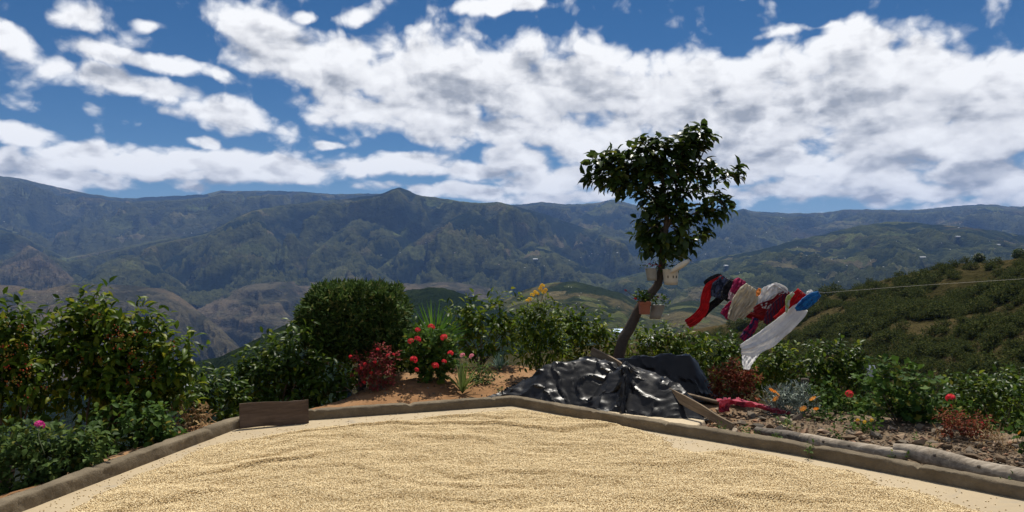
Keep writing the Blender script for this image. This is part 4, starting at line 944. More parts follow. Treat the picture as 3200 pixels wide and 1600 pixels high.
# ------------------------------------------------------------------ the leaning tree
Yt = 10.0
def Z6(zx, zy): return 1800 + zx / 1.718, 380 + zy / 1.718
def T6(zx, zy, dy=0.0):
    p = Z6(zx, zy); return W(p[0], p[1], Yt + dy)
tb = T6(215, 1275); tb[2] = float(gz(tb[0], Yt)) - .02
t = thing('leaning_tree', 'leaning leafy tree with planters hung on its bare trunk', 'tree', tuple(tb))
tr = smooth_path([tb - [.05, 0, .15], T6(235, 1225), T6(290, 1105), T6(348, 990), T6(400, 925), T6(440, 870), T6(455, 800), T6(465, 720), T6(478, 600), T6(490, 490)], 46)
rad = np.interp(np.linspace(0, 1, 46), [0, .08, .3, .5, .7, 1], [.095, .075, .062, .054, .045, .028])
V, Fc = tube(tr, rad, 14, .14, seed=4); tk = obj('trunk', V, Fc, M['bark'], t, True)
limbs = [([(478, 600), (540, 440), (535, 330), (545, 240)], .022, -.1), ([(490, 490), (580, 400), (640, 260), (690, 150)], .020, .1), ([(480, 560), (580, 520), (680, 470), (760, 420), (800, 470)], .016, -.15), ([(560, 420), (660, 350), (760, 310), (850, 290)], .013, .05),
         ([(490, 520), (420, 420), (330, 330), (220, 280), (120, 300)], .020, -.05), ([(450, 450), (400, 300), (360, 200)], .014, .15), ([(475, 620), (430, 560), (380, 590)], .012, -.2), ([(485, 500), (470, 330), (455, 190)], .017, .0), ([(480, 640), (560, 620), (650, 590)], .012, -.1), ([(330, 330), (220, 370), (190, 400)], .010, -.2), ([(535, 330), (600, 200), (625, 110)], .012, 0), ([(680, 470), (640, 520), (690, 500)], .008, 0)]
for pts, r0, dy in limbs:
    pth = smooth_path([T6(x, y, dy * (i / (len(pts) - 1))) for i, (x, y) in enumerate(pts)], 14)
    V, Fc = tube(pth, np.linspace(r0, r0 * .35, 14), 7, .1); obj('limb', V, Fc, M['bark'], tk, True)
cl = [(650, 95, 70, 50), (610, 150, 70, 60), (560, 190, 55, 50), (450, 160, 75, 45), (370, 180, 60, 50), (300, 240, 70, 60), (200, 240, 75, 50), (130, 225, 45, 35), (112, 310, 32, 30), (190, 330, 65, 55), (280, 370, 80, 55), (400, 290, 85, 80), (500, 280, 75, 75), (600, 270, 60, 60), (690, 265, 40, 40), (770, 320, 38, 34), (835, 285, 34, 42), (650, 365, 36, 50), (795, 475, 34, 28), (745, 415, 40, 25), (420, 420, 80, 55), (520, 400, 60, 60), (480, 500, 100, 60), (400, 560, 50, 45), (560, 520, 60, 55), (655, 590, 32, 38), (700, 500, 32, 36), (480, 600, 90, 60), (555, 640, 50, 50), (375, 610, 28, 35), (430, 665, 32, 36), (480, 690, 50, 35), (640, 490, 30, 40)]
Ps, Os = [], []
for zx, zy, rx, ry in cl:
    c_ = T6(zx, zy); R3 = np.array([rx, (rx + ry) * .5, ry]) / 1.718 / F * Yt
    n = max(4, int(rx * ry / 280)); q = in_ball(n, .25); Ps.append(c_ + q * R3 * .85); Os.append(unit(q * .8 + np.array([0, 0, .3]) + unit(c_ - T6(490, 560)) * .7))
C = np.vstack(Ps); O = np.vstack(Os)
P, D, N_ = sprigs(C, O, 7, .12, .6, .85, .55)
L = .145 * rng.uniform(.55, 1.2, len(P)); Wd = L * .60
put_leaves(t, P, D, N_, L, Wd, 'oval', M['tree'], 300, 'crown')
parts = []
for i in range(0, len(C), 2):
    j = np.argmin(np.linalg.norm(C - C[i], axis=1) + 5 * (np.linalg.norm(C - T6(490, 560), axis=1) > np.linalg.norm(C[i] - T6(490, 560)) - .05))
    a = C[i]; b_ = C[j]; parts.append(tube(smooth_path([b_, (a + b_) / 2 - [0, 0, .01], a + O[i] * .06], 5), np.linspace(.006, .003, 5), 4))
V, Fc = merge(parts); obj('twigs', V, Fc, M['bark'], t, True, kind='stuff')

# planters on the trunk
M['terracotta'] = plain('terracotta', (.34, .115, .06), .75, .3, .18, 20, 0, .2, 90)
M['whiteplastic'] = plain('cream_plastic', (.62, .56, .44), .45, .45, .1, 8)
M['greyplastic'] = plain('dirty_grey_plastic', (.30, .29, .25), .6, .35, .3, 14)
M['slot'] = plain('dark_slot', (.03, .03, .028), .9, .1, .1, 5)
M['potsoil'] = plain('pot_soil', (.05, .035, .025), .95, .1, .3, 50)
def lathe(c_, prof, ns=20, sx=1, sy=1):
    th = np.linspace(0, 2 * np.pi, ns, endpoint=False)
    V = [[c_[0] + r_ * math.cos(a) * sx, c_[1] + r_ * math.sin(a) * sy, c_[2] + z] for r_, z in prof for a in th]
    q = grid_faces(len(prof), ns, True).tolist(); q.append(list(range(ns))[::-1]); return np.array(V), q
def pot_plant(t, c_, R3, leaf, mat, n, kind='oval', wid=.6):
    q = in_ball(n, .3); q[:, 2] = np.abs(q[:, 2]); P, D, N_ = sprigs(c_ + q * R3, q + [0, 0, .4], 5, leaf, .1)
    L = leaf * rng.uniform(.7, 1.2, len(P)); put_leaves(t, P, D, N_, L, L * wid, kind, M[mat], 12)
# square terracotta pot
c_ = W(2014, 962, 9.80); w0 = .066; h = .155
t = thing('terracotta_pot', 'square terracotta pot with green plant hung on the leaning trunk', 'pot', (c_[0], c_[1], c_[2] - h / 2))
V = []
for z, w_ in ((-h / 2, w0 * .86), (h / 2 - .03, w0), (h / 2 - .03, w0 * 1.08), (h / 2, w0 * 1.1), (h / 2, w0 * .95), (h / 2 - .025, w0 * .93)):
    V += [(c_[0] + sx * w_, c_[1] + sy * w_, c_[2] + z) for sx, sy in ((-1, -1), (1, -1), (1, 1), (-1, 1))]
Fc = grid_faces(6, 4, True).tolist() + [[3, 2, 1, 0]]
o = obj('pot', V, Fc, M['terracotta'], t); bevel(o, .006, 2)
V = [(c_[0] + sx * w0 * .9, c_[1] + sy * w0 * .9, c_[2] + h / 2 - .028) for sx, sy in ((-1, -1), (1, -1), (1, 1), (-1, 1))]; obj('soil', V, [[0, 1, 2, 3]], M['potsoil'], t)
pot_plant(t, c_ + [0, 0, h / 2], np.array([.10, .08, .07]), .05, 'gera', 22, 'oval', .6)
flower(t, W(1955, 908, 9.75), .02, 'dred', stem_from=c_ + [-.05, 0, h / 2]); flower(t, W(1985, 934, 9.72), .022, 'red', stem_from=c_ + [-.03, -.02, h / 2])
def bucket(name, label, c_, r_, h, mat, tilt=0.0, plantmat='gera', nfol=14, leaf=.05, sx=1.0):
    t = thing(name, label, 'pot', (c_[0], c_[1], c_[2] - h / 2))
    V, Fc = lathe(c_, [(r_ * .82, -h / 2), (r_ * .9, -h * .2), (r_, h / 2), (r_ * 1.04, h / 2 + .004), (r_ * .95, h / 2), (r_ * .9, h / 2 - .03)], 22, sx, 1)
    V[:, 0] += (V[:, 2] - c_[2]) * tilt
    obj('pot', V, Fc, M[mat], t, True)
    V, Fc = lathe(c_ + [0, 0, h / 2 - .02], [(r_ * .91, 0)], 16, sx, 1); obj('soil', V, [list(range(16))], M['potsoil'], t)
    pot_plant(t, c_ + [tilt * h / 2, 0, h / 2 - .01], np.array([r_ * 1.3, r_ * 1.1, r_ * .9]), leaf, plantmat, nfol)
    return t
t = bucket('grey_pot', 'weathered grey pot with trailing plant behind the terracotta pot', W(2052, 975, 9.95), .085, .17, 'greyplastic', .25, 'gera', 18, .045)
flower(t, W(2057, 930, 9.85), .018, 'dred')
t = bucket('grey_bucket', 'grey plastic bucket planter tied to the upper trunk', W(2036, 858, 9.9), .072, .15, 'greyplastic', -.1, 'gera', 8, .035)
for px, py in [(2030, 826), (2040, 830), (2050, 828), (2062, 832)]: flower(t, W(px, py, 9.85), .022, 'dred')
c_ = W(2096, 866, 9.85); t = bucket('jug_planter', 'cut open cream plastic jug used as planter on the trunk', c_, .098, .19, 'whiteplastic', -.04, 'tree', 10, .05, 1.0)
for dx in (-.05, .012, .055):
    y0 = c_[1] - math.sqrt(max(.001, .094 ** 2 - dx ** 2)) - .001
    V, Fc = box((c_[0] + dx, y0, c_[2] + .005), (.005, 0, 0), (0, .004, 0), (0, 0, .016)); obj('slot', V, Fc, M['slot'], [q for q in t.children if q.name.startswith('pot')][0])
fp = smooth_path([W(2094, 852, 9.72), W(2118, 836, 9.68), W(2140, 822, 9.66), W(2155, 812, 9.7)], 9); wv = np.array([.014, .026, .034, .037, .036, .033, .03, .026, .014])
V = np.stack([fp + np.array([-.6, 0, .8]) * wv[:, None], fp + np.array([0, -.012, 0]), fp - np.array([-.6, 0, .8]) * wv[:, None]], 1).reshape(-1, 3)
o = obj('cut_flap', V, grid_faces(9, 3), M['whiteplastic'], t, True); sm = o.modifiers.new('thickness', 'SOLIDIFY'); sm.thickness = .005

# ------------------------------------------------------------------ clothesline
LA, LB = np.array([1.93, 9.95]), np.array([4.75, 5.9])
def lineY(px):
    k = (px - 1600) / F; d = LB - LA; tt_ = (k * LA[1] - LA[0]) / (d[0] - k * d[1]); return LA[1] + d[1] * tt_
t = thing('clothesline', 'thin washing line from the leaning tree sagging under the wet clothes', 'clothesline', (LA[0], LA[1], 0))
rp = smooth_path([W(px, py, lineY(px)) for px, py in [(2085, 788), (2145, 811), (2240, 858), (2300, 880), (2360, 897), (2420, 908), (2480, 914), (2560, 915), (2700, 905), (2873, 892), (3200, 871), (3560, 846)]], 90)
M['rope'] = plain('pale_cord', (.38, .37, .34), .7, .3, .1, 20)
V, Fc = tube(rp, .0012, 6); obj('cord', V, Fc, M['rope'], t, True)
pe = rp[-1]; V, Fc = tube(np.array([[pe[0], pe[1], -.4], [pe[0] + .02, pe[1], .6], [pe[0], pe[1], 1.75]]), [.05, .047, .043], 10, .1); obj('post', V, Fc, M['bark'], t, True)

def cloth_mat(name, c, c2=None, scale=14, mode='noise', amt=.5, rough=.85):
    m, t_, b = nt(name); v = worldco(t_)
    cc = None
    if c2 is None: c2 = tuple(x * .8 for x in c)
    if mode == 'noise': f = sstep(t_, noise_n(t_, v, scale, 3), .5 - amt * .1, .5 + amt * .1)
    else:
        w_ = t_.nodes.new('ShaderNodeTexWave'); w_.inputs['Scale'].default_value = scale; w_.inputs['Distortion'].default_value = 1.0; t_.links.new(v, w_.inputs['Vector']); f = sstep(t_, w_.outputs['Fac'], .55, .7)
    cc = mixc(t_, f, c, c2); t_.links.new(cc, b.inputs['Base Color']); b.inputs['Roughness'].default_value = rough; b.inputs['Specular IOR Level'].default_value = .2
    b.inputs['Sheen Weight'].default_value = .15
    bump(t_, b, noise_n(t_, v, 22, 5, .6, .8), .4, .025)
    tr_ = t_.nodes.new('ShaderNodeBsdfTranslucent'); t_.links.new(cc, tr_.inputs[0]); mx_ = t_.nodes.new('ShaderNodeMixShader'); mx_.inputs[0].default_value = .42
    out = [n_ for n_ in t_.nodes if n_.type == 'OUTPUT_MATERIAL'][0]; t_.links.new(b.outputs[0], mx_.inputs[1]); t_.links.new(tr_.outputs[0], mx_.inputs[2]); t_.links.new(mx_.outputs[0], out.inputs[0])
    return m
def Z4(zx, zy): return 2100 + zx / 3.067, 780 + zy / 3.067
def cloth(name, label, spine, mat, dy=0.0, folds=3.0, amp=.35, seed=0, cat='clothing', sweep=.10, extra=(), hem=.0):
    """a blown garment: sheet along a spine (zoom px, half width), folded in depth, with thickness"""
    parts = []
    for sp_i, (spn, fo, am, ddy) in enumerate([(spine, folds, amp, 0.0)] + list(extra)):
        Pz = smooth_path(spn, 34); x, y = 2100 + Pz[:, 0] / 3.067, 780 + Pz[:, 1] / 3.067; hw = Pz[:, 2] / 3.067
        Yb = lineY(x[0]) + dy + ddy - np.linspace(0, sweep, 34)
        T_ = np.gradient(np.stack([x, y], 1), axis=0); T_ /= np.linalg.norm(T_, axis=1)[:, None] + 1e-9; Nn_ = np.stack([-T_[:, 1], T_[:, 0]], 1)
        nc = 41; c1 = np.linspace(-1, 1, nc)
        s_ = np.linspace(0, 1, 34)
        cw = c1[None] * (1 + .10 * fbm(s_[:, None] * 5 + seed, c1[None] * .8 + sp_i, 3, seed + 3))
        px = x[:, None] + Nn_[:, 0:1] * cw * hw[:, None]; py = y[:, None] + Nn_[:, 1:2] * cw * hw[:, None]
        px = px + T_[:, 0:1] * hw[:, None] * .25 * fbm(c1[None] * 2.5 + seed, s_[:, None] * .5, 3, seed + 8) * s_[:, None]
        ph = c1[None] * math.pi * fo * 1.1 + 1.9 * fbm(s_[:, None] * 2 + seed * 3, c1[None] * .8, 3, seed) + seed
        wpx = hw[:, None] * am * (.6 * np.sin(ph) + .95 * fbm(s_[:, None] * 5 + seed, c1[None] * 3.5, 4, seed + 5)) * (.45 + .55 * s_[:, None])
        Yv = Yb[:, None] + wpx / F * Yb[:, None] 
        V = np.stack([(px - 1600) / F * Yv, Yv, CAMZ - (py - 800) / F * Yv], -1).reshape(-1, 3)
        parts.append((V, grid_faces(34, nc).tolist()))
    V, Fc = merge(parts); c0_ = V.mean(0)
    o = obj(name, V, Fc, mat, None, True, label, cat, loc=(c0_[0], c0_[1], V[:, 2].max()))
    sm = o.modifiers.new('thickness', 'SOLIDIFY'); sm.thickness = .004
    return o
RED = cloth_mat('red_cotton', (.62, .015, .02), (.5, .01, .015)); DRED = cloth_mat('dark_red_cotton', (.30, .012, .018)); BLK = cloth_mat('black_cotton', (.012, .013, .018), (.03, .03, .035)); NAVY = cloth_mat('navy_print', (.018, .024, .05), (.10, .12, .20), 16, amt=.8)
CREAM = cloth_mat('cream_cotton', (.66, .60, .47), (.56, .50, .39)); WHITE = cloth_mat('white_cotton', (.82, .81, .80), (.76, .75, .75)); BLUE = cloth_mat('blue_cotton', (.02, .22, .52), (.015, .13, .36)); MAG = cloth_mat('magenta_cotton', (.50, .02, .12), (.36, .015, .10))
PPINK = cloth_mat('pale_pink_cotton', (.62, .48, .52), (.45, .22, .30)); PLAID = cloth_mat('plaid_cotton', (.16, .012, .03), (.05, .02, .06), 9, 'wave'); FLORAL = cloth_mat('floral_print', (.45, .02, .10), (.03, .03, .12), 22, amt=.7); LIME = cloth_mat('lime_cotton', (.50, .58, .18), (.70, .70, .62)); ORANGE = cloth_mat('orange_cotton', (.70, .22, .02)); TEAL = cloth_mat('teal_cotton', (.10, .42, .36))
PINKRAG = cloth_mat('pink_rag', (.58, .11, .16), (.42, .06, .11))
cloth('black_shirt', 'black shirt bunched over the line nearest the tree', [(475, 250, 22), (425, 268, 32), (365, 295, 30), (310, 322, 16)], BLK, .03, 2, .5, 1)
cloth('red_trousers', 'long red trouser leg blown out from the washing line', [(482, 258, 14), (410, 325, 42), (350, 390, 52), (322, 470, 46), (308, 560, 44), (250, 640, 46), (185, 690, 44), (143, 712, 40)], RED, -.05, 2.2, .3, 2)
cloth('navy_shirt', 'navy printed shirt behind the red trouser leg', [(530, 275, 70), (490, 330, 80), (450, 395, 78), (425, 462, 52)], NAVY, .02, 3, .3, 3)
cloth('black_leggings', 'black leggings with one long leg trailing below the line', [(590, 285, 30), (560, 350, 52), (530, 430, 58), (500, 480, 40)], BLK, .05, 2, .4, 4, extra=[([(520, 420, 36), (440, 490, 34), (360, 560, 30), (318, 630, 14), (312, 648, 5)], 1.5, .4, .0)])
cloth('magenta_blouse', 'magenta blouse between the black leggings and the cream shirt', [(670, 285, 40), (650, 320, 60), (620, 370, 52), (590, 420, 35)], MAG, .0, 3, .35, 5)
cloth('pale_pink_slip', 'pale pink slip hanging below the magenta blouse', [(625, 370, 38), (595, 420, 48), (562, 485, 26)], PPINK, -.04, 2.5, .35, 6)
cloth('crimson_shirt', 'crimson shirt tail showing under the cream shirt', [(640, 480, 40), (560, 570, 58), (500, 640, 52)], MAG, .10, 2.5, .35, 7)
cloth('cream_shirt', 'crumpled cream shirt with blown sleeves on the line', [(760, 352, 60), (710, 430, 90), (650, 520, 80), (600, 600, 62), (565, 675, 40)], CREAM, -.03, 3.2, .35, 8, extra=[([(800, 420, 35), (760, 500, 50), (700, 580, 46), (640, 650, 34)], 2.2, .4, .06)])
cloth('orange_scarf', 'small orange scrap of cloth beside the cream shirt', [(848, 372, 18), (835, 410, 28), (822, 450, 16)], ORANGE, -.06, 2, .4, 9)
cloth('teal_cloth', 'small teal cloth tucked between orange scrap and white shirt', [(885, 375, 22), (878, 400, 24), (868, 425, 12)], TEAL, -.03, 2, .4, 10)
cloth('white_shirt', 'white shirt folded thickly over the middle of the line', [(1010, 345, 50), (985, 395, 92), (930, 470, 96), (900, 520, 78), (890, 565, 34)], WHITE, -.05, 3.0, .4, 11, extra=[([(930, 365, 22), (1000, 352, 32), (1070, 390, 34), (1095, 430, 16)], 1.5, .6, -.06)])
cloth('dark_red_shirt', 'dark red shirt with a sleeve stretched out below the white shirt', [(1120, 405, 40), (1060, 470, 60), (960, 540, 62), (850, 580, 60), (790, 600, 40)], DRED, .04, 3, .3, 12, extra=[([(680, 612, 20), (760, 632, 32), (860, 645, 34), (940, 622, 26)], 1.2, .4, -.12)])
cloth('plaid_shirt', 'dark plaid shirt hanging diagonally from the line', [(1110, 425, 26), (1050, 505, 50), (980, 585, 56), (925, 660, 44), (895, 710, 18)], PLAID, -.06, 2.5, .3, 13)
cloth('red_towel', 'bright red towel beside the blue cloth', [(1255, 408, 62), (1210, 465, 66), (1150, 535, 48), (1060, 610, 34), (985, 665, 22)], RED, .04, 3, .3, 14)
cloth('lime_strip', 'pale lime strip of cloth between plaid shirt and red towel', [(1165, 412, 16), (1115, 470, 24), (1105, 540, 18), (1098, 605, 6)], LIME, -.10, 1.5, .5, 15)
cloth('white_sock', 'small white sock bunched at the line beside the blue cloth', [(1350, 398, 22), (1325, 420, 34), (1300, 448, 20)], WHITE, -.02, 1.5, .7, 16)
cloth('blue_shirt', 'bright blue shirt wrapped at the last peg of the wet clothes', [(1415, 420, 28), (1350, 462, 54), (1265, 525, 56), (1185, 572, 22)], BLUE, -.04, 2.5, .4, 17)
cloth('white_sheet', 'long white sheet blown sideways and down from the line', [(1262, 545, 58), (1190, 615, 80), (1080, 720, 92), (960, 820, 98), (850, 895, 94), (760, 940, 84), (660, 960, 50)], WHITE, .0, 1.1, .16, 18, sweep=.3, extra=[([(790, 930, 78), (750, 1000, 76), (725, 1070, 58), (712, 1150, 26)], 2, .35, -.25)])
cloth('floral_scarf', 'dark pink floral scarf dangling under the washing', [(800, 655, 30), (775, 735, 42), (725, 800, 46), (672, 865, 38)], FLORAL, .0, 2, .4, 19)

# ------------------------------------------------------------------ black plastic heap (draped by a small cloth solver)
def heap_h(x, y):
    h = gz(x, y) + .01
    d = patio_d(x, y)
    h = np.maximum(h, np.where((d > -.01) & (d < .14), .10, -1)); h = np.where(d <= -.01, .004, h)
    for ax_, ay_, az_s, bx_, by_, bz_s, sl in [(.42, 8.66, .40, .82, 8.62, .47, 1.25), (.82, 8.62, .47, 1.12, 8.50, .42, 1.2), (1.2, 8.32, .44, 1.42, 8.05, .40, 1.1), (1.42, 8.05, .40, 1.62, 7.85, .30, 1.1), (.15, 8.72, .20, .42, 8.66, .36, .9),
                                     (1.2, 9.12, .40, 2.0, 9.05, .46, 1.9), (1.5, 9.3, .40, 2.05, 9.25, .42, 1.9)]:
        ex, ey = bx_ - ax_, by_ - ay_; q = np.clip(((x - ax_) * ex + (y - ay_) * ey) / (ex * ex + ey * ey), 0, 1); dd = np.hypot(x - ax_ - ex * q, y - ay_ - ey * q)
        h = np.maximum(h, az_s + (bz_s - az_s) * q - sl * np.maximum(np.sqrt(dd * dd + .004) - .08, 0))
    return h
def drape(front, back, nx, ny, slack, steps, seed, knots=(), z0=.75):
    """front and back: polylines of the sheet's two long edges in plan"""
    def along(pl, n):
        pl = np.array(pl, float); l_ = np.concatenate([[0], np.cumsum(np.linalg.norm(np.diff(pl, axis=0), axis=1))]); q = np.linspace(0, l_[-1], n)
        return np.stack([np.interp(q, l_, pl[:, 0]), np.interp(q, l_, pl[:, 1])], 1)
    fa, ba = along(front, nx), along(back, nx); tv_ = np.linspace(0, 1, ny)[:, None, None]
    xy = fa[None] * (1 - tv_) + ba[None] * tv_
    hh = heap_h(xy[..., 0], xy[..., 1])
    P = np.concatenate([xy, (z0 + .06 * fbm(xy[..., 0] * 5, xy[..., 1] * 5, 4, seed))[..., None]], -1)
    flat = P.copy(); flat[..., 2] = 0
    def rest(A, B): return np.linalg.norm(B - A, axis=-1, keepdims=True) * slack
    Q = P.copy(); g = -9.8 * (1 / 60.) ** 2
    rx = rest(flat[:, :-1], flat[:, 1:]); ry = rest(flat[:-1], flat[1:]); rd1 = rest(flat[:-1, :-1], flat[1:, 1:]); rd2 = rest(flat[1:, :-1], flat[:-1, 1:])
    def con(A, B, L, st):
        d = B - A; ln = np.linalg.norm(d, axis=-1, keepdims=True) + 1e-9; return d * ((ln - L) / ln) * .5 * st
    for s_ in range(steps):
        vel = (P - Q) * .95; Q = P.copy(); P = P + vel; P[..., 2] += g
        for it in range(9):
            for k in (0, 1):
                c_ = con(P[:, k:-1:2], P[:, k + 1::2], rx[:, k::2], 1.0); P[:, k:-1:2] += c_; P[:, k + 1::2] -= c_
                c_ = con(P[k:-1:2], P[k + 1::2], ry[k::2], 1.0); P[k:-1:2] += c_; P[k + 1::2] -= c_
            c_ = con(P[:-1, :-1], P[1:, 1:], rd1, .3); P[:-1, :-1] += c_; P[1:, 1:] -= c_
            c_ = con(P[1:, :-1], P[:-1, 1:], rd2, .3); P[1:, :-1] += c_; P[:-1, 1:] -= c_
            for (sel, tgt, st) in knots:
                P[sel] += (np.asarray(tgt) - P[sel]) * st * min(1, s_ / 40)
        d = (P[:, :-2] + P[:, 2:]) / 2 - P[:, 1:-1]; P[:, 1:-1] += d * .25
        d = (P[:-2] + P[2:]) / 2 - P[1:-1]; P[1:-1] += d * .25
        d = (P[:, :-6] + P[:, 6:]) / 2 - P[:, 3:-3]; P[:, 3:-3] += d * .015
        d = (P[:-6] + P[6:]) / 2 - P[3:-3]; P[3:-3] += d * .015
        h = heap_h(P[..., 0], P[..., 1]) + .006; below = P[..., 2] < h
        P[..., 2] = np.maximum(P[..., 2], h)
        Q[below] = P[below] * .8 + Q[below] * .2
    # creases of stiff film
    du = np.gradient(P, axis=1); dv = np.gradient(P, axis=0); nn = unit(np.cross(du, dv))
    U, Vv = np.meshgrid(np.arange(nx) * .03, np.arange(ny) * .03)
    wu = U + .35 * fbm(U * 1.5, Vv * 1.5, 3, seed + 1); wv_ = Vv + .35 * fbm(U * 1.5 + 9, Vv * 1.5, 3, seed + 2)
    cr_ = np.maximum(0, 1 - 5 * np.abs(pn(wu * 1.1 + wv_ * .9, wv_ * 1.0 - wu * .5, seed + 3))) ** 1.5 * .028 + np.maximum(0, 1 - 6 * np.abs(pn(wu * 2.6 - wv_ * 1.7, wv_ * 2.2, seed + 4))) * .006 + .002 * fbm(wu * 4, wv_ * 4, 2, seed + 6)
    rr_ = np.random.default_rng(seed + 77)
    for q_ in range(9):
        an = rr_.uniform(0, np.pi); fq = rr_.uniform(1.6, 5.5); w_ = (np.cos(an) * wu + np.sin(an) * wv_) * fq + rr_.uniform(0, 1)
        tri = np.abs(w_ - np.floor(w_) - .5) * 2; msk = np.clip(.5 + 1.6 * pn(U * 1.3 + q_ * 5.1, Vv * 1.3, seed + q_), 0, 1)
        cr_ = cr_ + .015 / fq * (tri - .5) * msk
    P = P + nn * cr_[..., None]
    P[..., 2] = np.maximum(P[..., 2], heap_h(P[..., 0], P[..., 1]) + .004)
    return P
m, t_, b = nt('black_plastic'); v = worldco(t_)
n1 = noise_n(t_, v, 9, 5, .55, .6); n2 = noise_n(t_, v, 60, 4, .6)
t_.links.new(ramp(t_, noise_n(t_, v, 5, 5), [(.3, (.006, .006, .007)), (.8, (.016, .016, .017))]), b.inputs['Base Color'])
t_.links.new(ramp(t_, n1, [(.3, (.30,) * 3), (.8, (.55,) * 3)]), b.inputs['Roughness']); b.inputs['Specular IOR Level'].default_value = .32
bump(t_, b, mth(t_, 'ADD', n1, mth(t_, 'MULTIPLY', n2, .15)), .18, .02); M['plastic'] = m
nx, ny = 140, 84
jj, ii = np.meshgrid(np.arange(nx), np.arange(ny))
kn = (np.abs(jj - 88) < 4) & (ii > 8) & (ii < 62)
tg = np.zeros((ny, nx, 3)); tt_ = np.clip((ii - 8) / 54., 0, 1)
tg[..., 0] = 1.10 + .006 * (jj - 88) + .12 * tt_; tg[..., 1] = 7.80 + .55 * tt_; tg[..., 2] = .10 + .40 * np.sin(tt_ * 2.3)
P = drape([(-.18, 8.70), (.0, 8.56), (.95, 7.62), (1.35, 7.42), (1.85, 7.52)], [(.10, 9.15), (.7, 9.2), (1.25, 8.85), (1.9, 8.3), (2.05, 7.95)], nx, ny, 1.27, 200, 5, [(kn, tg[kn], .06)])
def sheet_obj(name, label, P, cat='plastic sheet'):
    c_ = P.reshape(-1, 3).mean(0); o = obj(name, P.reshape(-1, 3), grid_faces(P.shape[0], P.shape[1]), M['plastic'], None, True, label, cat, loc=(c_[0], c_[1], 0))
    es = o.modifiers.new('creases', 'EDGE_SPLIT'); es.split_angle = R(26)
    return o
sheet_obj('plastic_sheet', 'crumpled glossy black plastic sheet draped over a heap by the kerb', P)
P = drape([(1.0, 8.75), (1.7, 8.55), (2.35, 8.4)], [(1.0, 9.75), (1.7, 9.8), (2.4, 9.6)], 80, 64, 1.16, 150, 9)
sheet_obj('plastic_sheet', 'black plastic sheet over the rear mound at the foot of the leaning tree', P)

# ------------------------------------------------------------------ boards, planks, pole, slab, stump
def wood(name, c, c2, sc_=(3, 30, 30), rough=.85):
    m, t_, b = nt(name); tcn = objco(t_)
    mp = t_.nodes.new('ShaderNodeMapping'); t_.links.new(tcn, mp.inputs[0]); mp.inputs['Scale'].default_value = sc_
    n1 = noise_n(t_, mp.outputs[0], 1.0, 8, .65, .5); n2 = noise_n(t_, tcn, 5, 4)
    cc = mixc(t_, sstep(t_, n1, .3, .7), c, c2); cc = mixc(t_, mth(t_, 'MULTIPLY', sstep(t_, n2, .5, .75), .5), cc, tuple(x * .45 for x in c))
    t_.links.new(cc, b.inputs['Base Color']); b.inputs['Roughness'].default_value = rough; b.inputs['Specular IOR Level'].default_value = .25
    bump(t_, b, n1, .7, .01); return m
M['board'] = wood('dark_board', (.075, .050, .035), (.135, .095, .068)); M['plank'] = wood('plank_wood', (.13, .092, .058), (.26, .19, .12)); M['greylog'] = wood('weathered_wood', (.19, .155, .115), (.43, .365, .285), (4, 26, 26))
M['darklog'] = wood('dark_log', (.09, .075, .06), (.20, .17, .14), (4, 26, 26))
def plank(name, label, A, B, up, wd, th, mat, cat):
    A, B, up = map(lambda q: np.asarray(q, float), (A, B, up)); ax = (B - A); ln = np.linalg.norm(ax); ax /= ln
    side = unit(np.cross(ax, up)); up = np.cross(side, ax); c_ = (A + B) / 2
    me_o = bpy.data.objects
    V, Fc = box((0, 0, 0), (ln / 2, 0, 0), (0, th / 2, 0), (0, 0, wd / 2))
    # saw the long edges into segments so they are not ruler straight
    bm = bmesh.new(); vs = [bm.verts.new(q) for q in V]; [bm.faces.new([vs[i] for i in f]) for f in Fc]
    bmesh.ops.subdivide_edges(bm, edges=[e_ for e_ in bm.edges if abs(e_.verts[0].co.x - e_.verts[1].co.x) > ln * .5], cuts=9)
    for q in bm.verts: q.co.z += .006 * math.sin(q.co.x * 9 + q.co.z * 30) + random.uniform(-.003, .003); q.co.y += random.uniform(-.0015, .0015)
    me = bpy.data.meshes.new(name); bm.to_mesh(me); bm.free(); me.materials.append(mat)
    o = bpy.data.objects.new(name, me); col.objects.link(o)
    o.matrix_world = Matrix(((ax[0], side[0], up[0], c_[0]), (ax[1], side[1], up[1], c_[1]), (ax[2], side[2], up[2], c_[2]), (0, 0, 0, 1)))
    bevel(o, .004, 2); return tag(o, label, cat)
BL, BR = G(748, 1341), G(964, 1321)
inw = np.array([.02, -.05, 0])
plank('wooden_board', 'dark brown wooden board leaning on the kerb at its bend', BL + [0, 0, .118], BR + [0, 0, .112], np.array([-.06, .16, 1]), .225, .024, M['board'], 'board')
plank('plank', 'short plank poking up out of the black plastic heap', W(1850, 1098, 8.95), W(1975, 1168, 8.25), (0, .2, 1), .105, .035, M['plank'], 'plank')
plank('plank', 'weathered plank sloping from the plastic heap to the rubble', W(2050, 1200, 8.0), G(2290, 1338, .06), (0, .35, 1), .085, .03, M['plank'], 'plank')
V, Fc = tube(np.array([W(2085, 1218, 8.3), W(2200, 1247, 8.0), G(2328, 1278, .06)]), [.022, .021, .019], 9, .1)
obj('pole', V, Fc, M['plank'], None, True, 'thin round wooden pole lying under the pink rag', 'pole', loc=tuple(G(2200, 1290)))
A_, B_ = G(2160, 1340, .045), G(2202, 1313, .045); dr = unit(np.array([-.72, .69, 0]))
V = []
for z in (-.04, .045):
    e_ = 0 if z > 0 else .03
    V += [(*(A_ + np.array([e_, 0, 0]))[:2], z), (*(B_ + np.array([e_, 0, 0]))[:2], z), (*(B_ + dr * 1.15)[:2], z), (*(A_ + dr * 1.15)[:2], z)]
M['slab'] = plain('pale_concrete', (.50, .41, .28), .85, .2, .12, 6, 0, .3, 50)
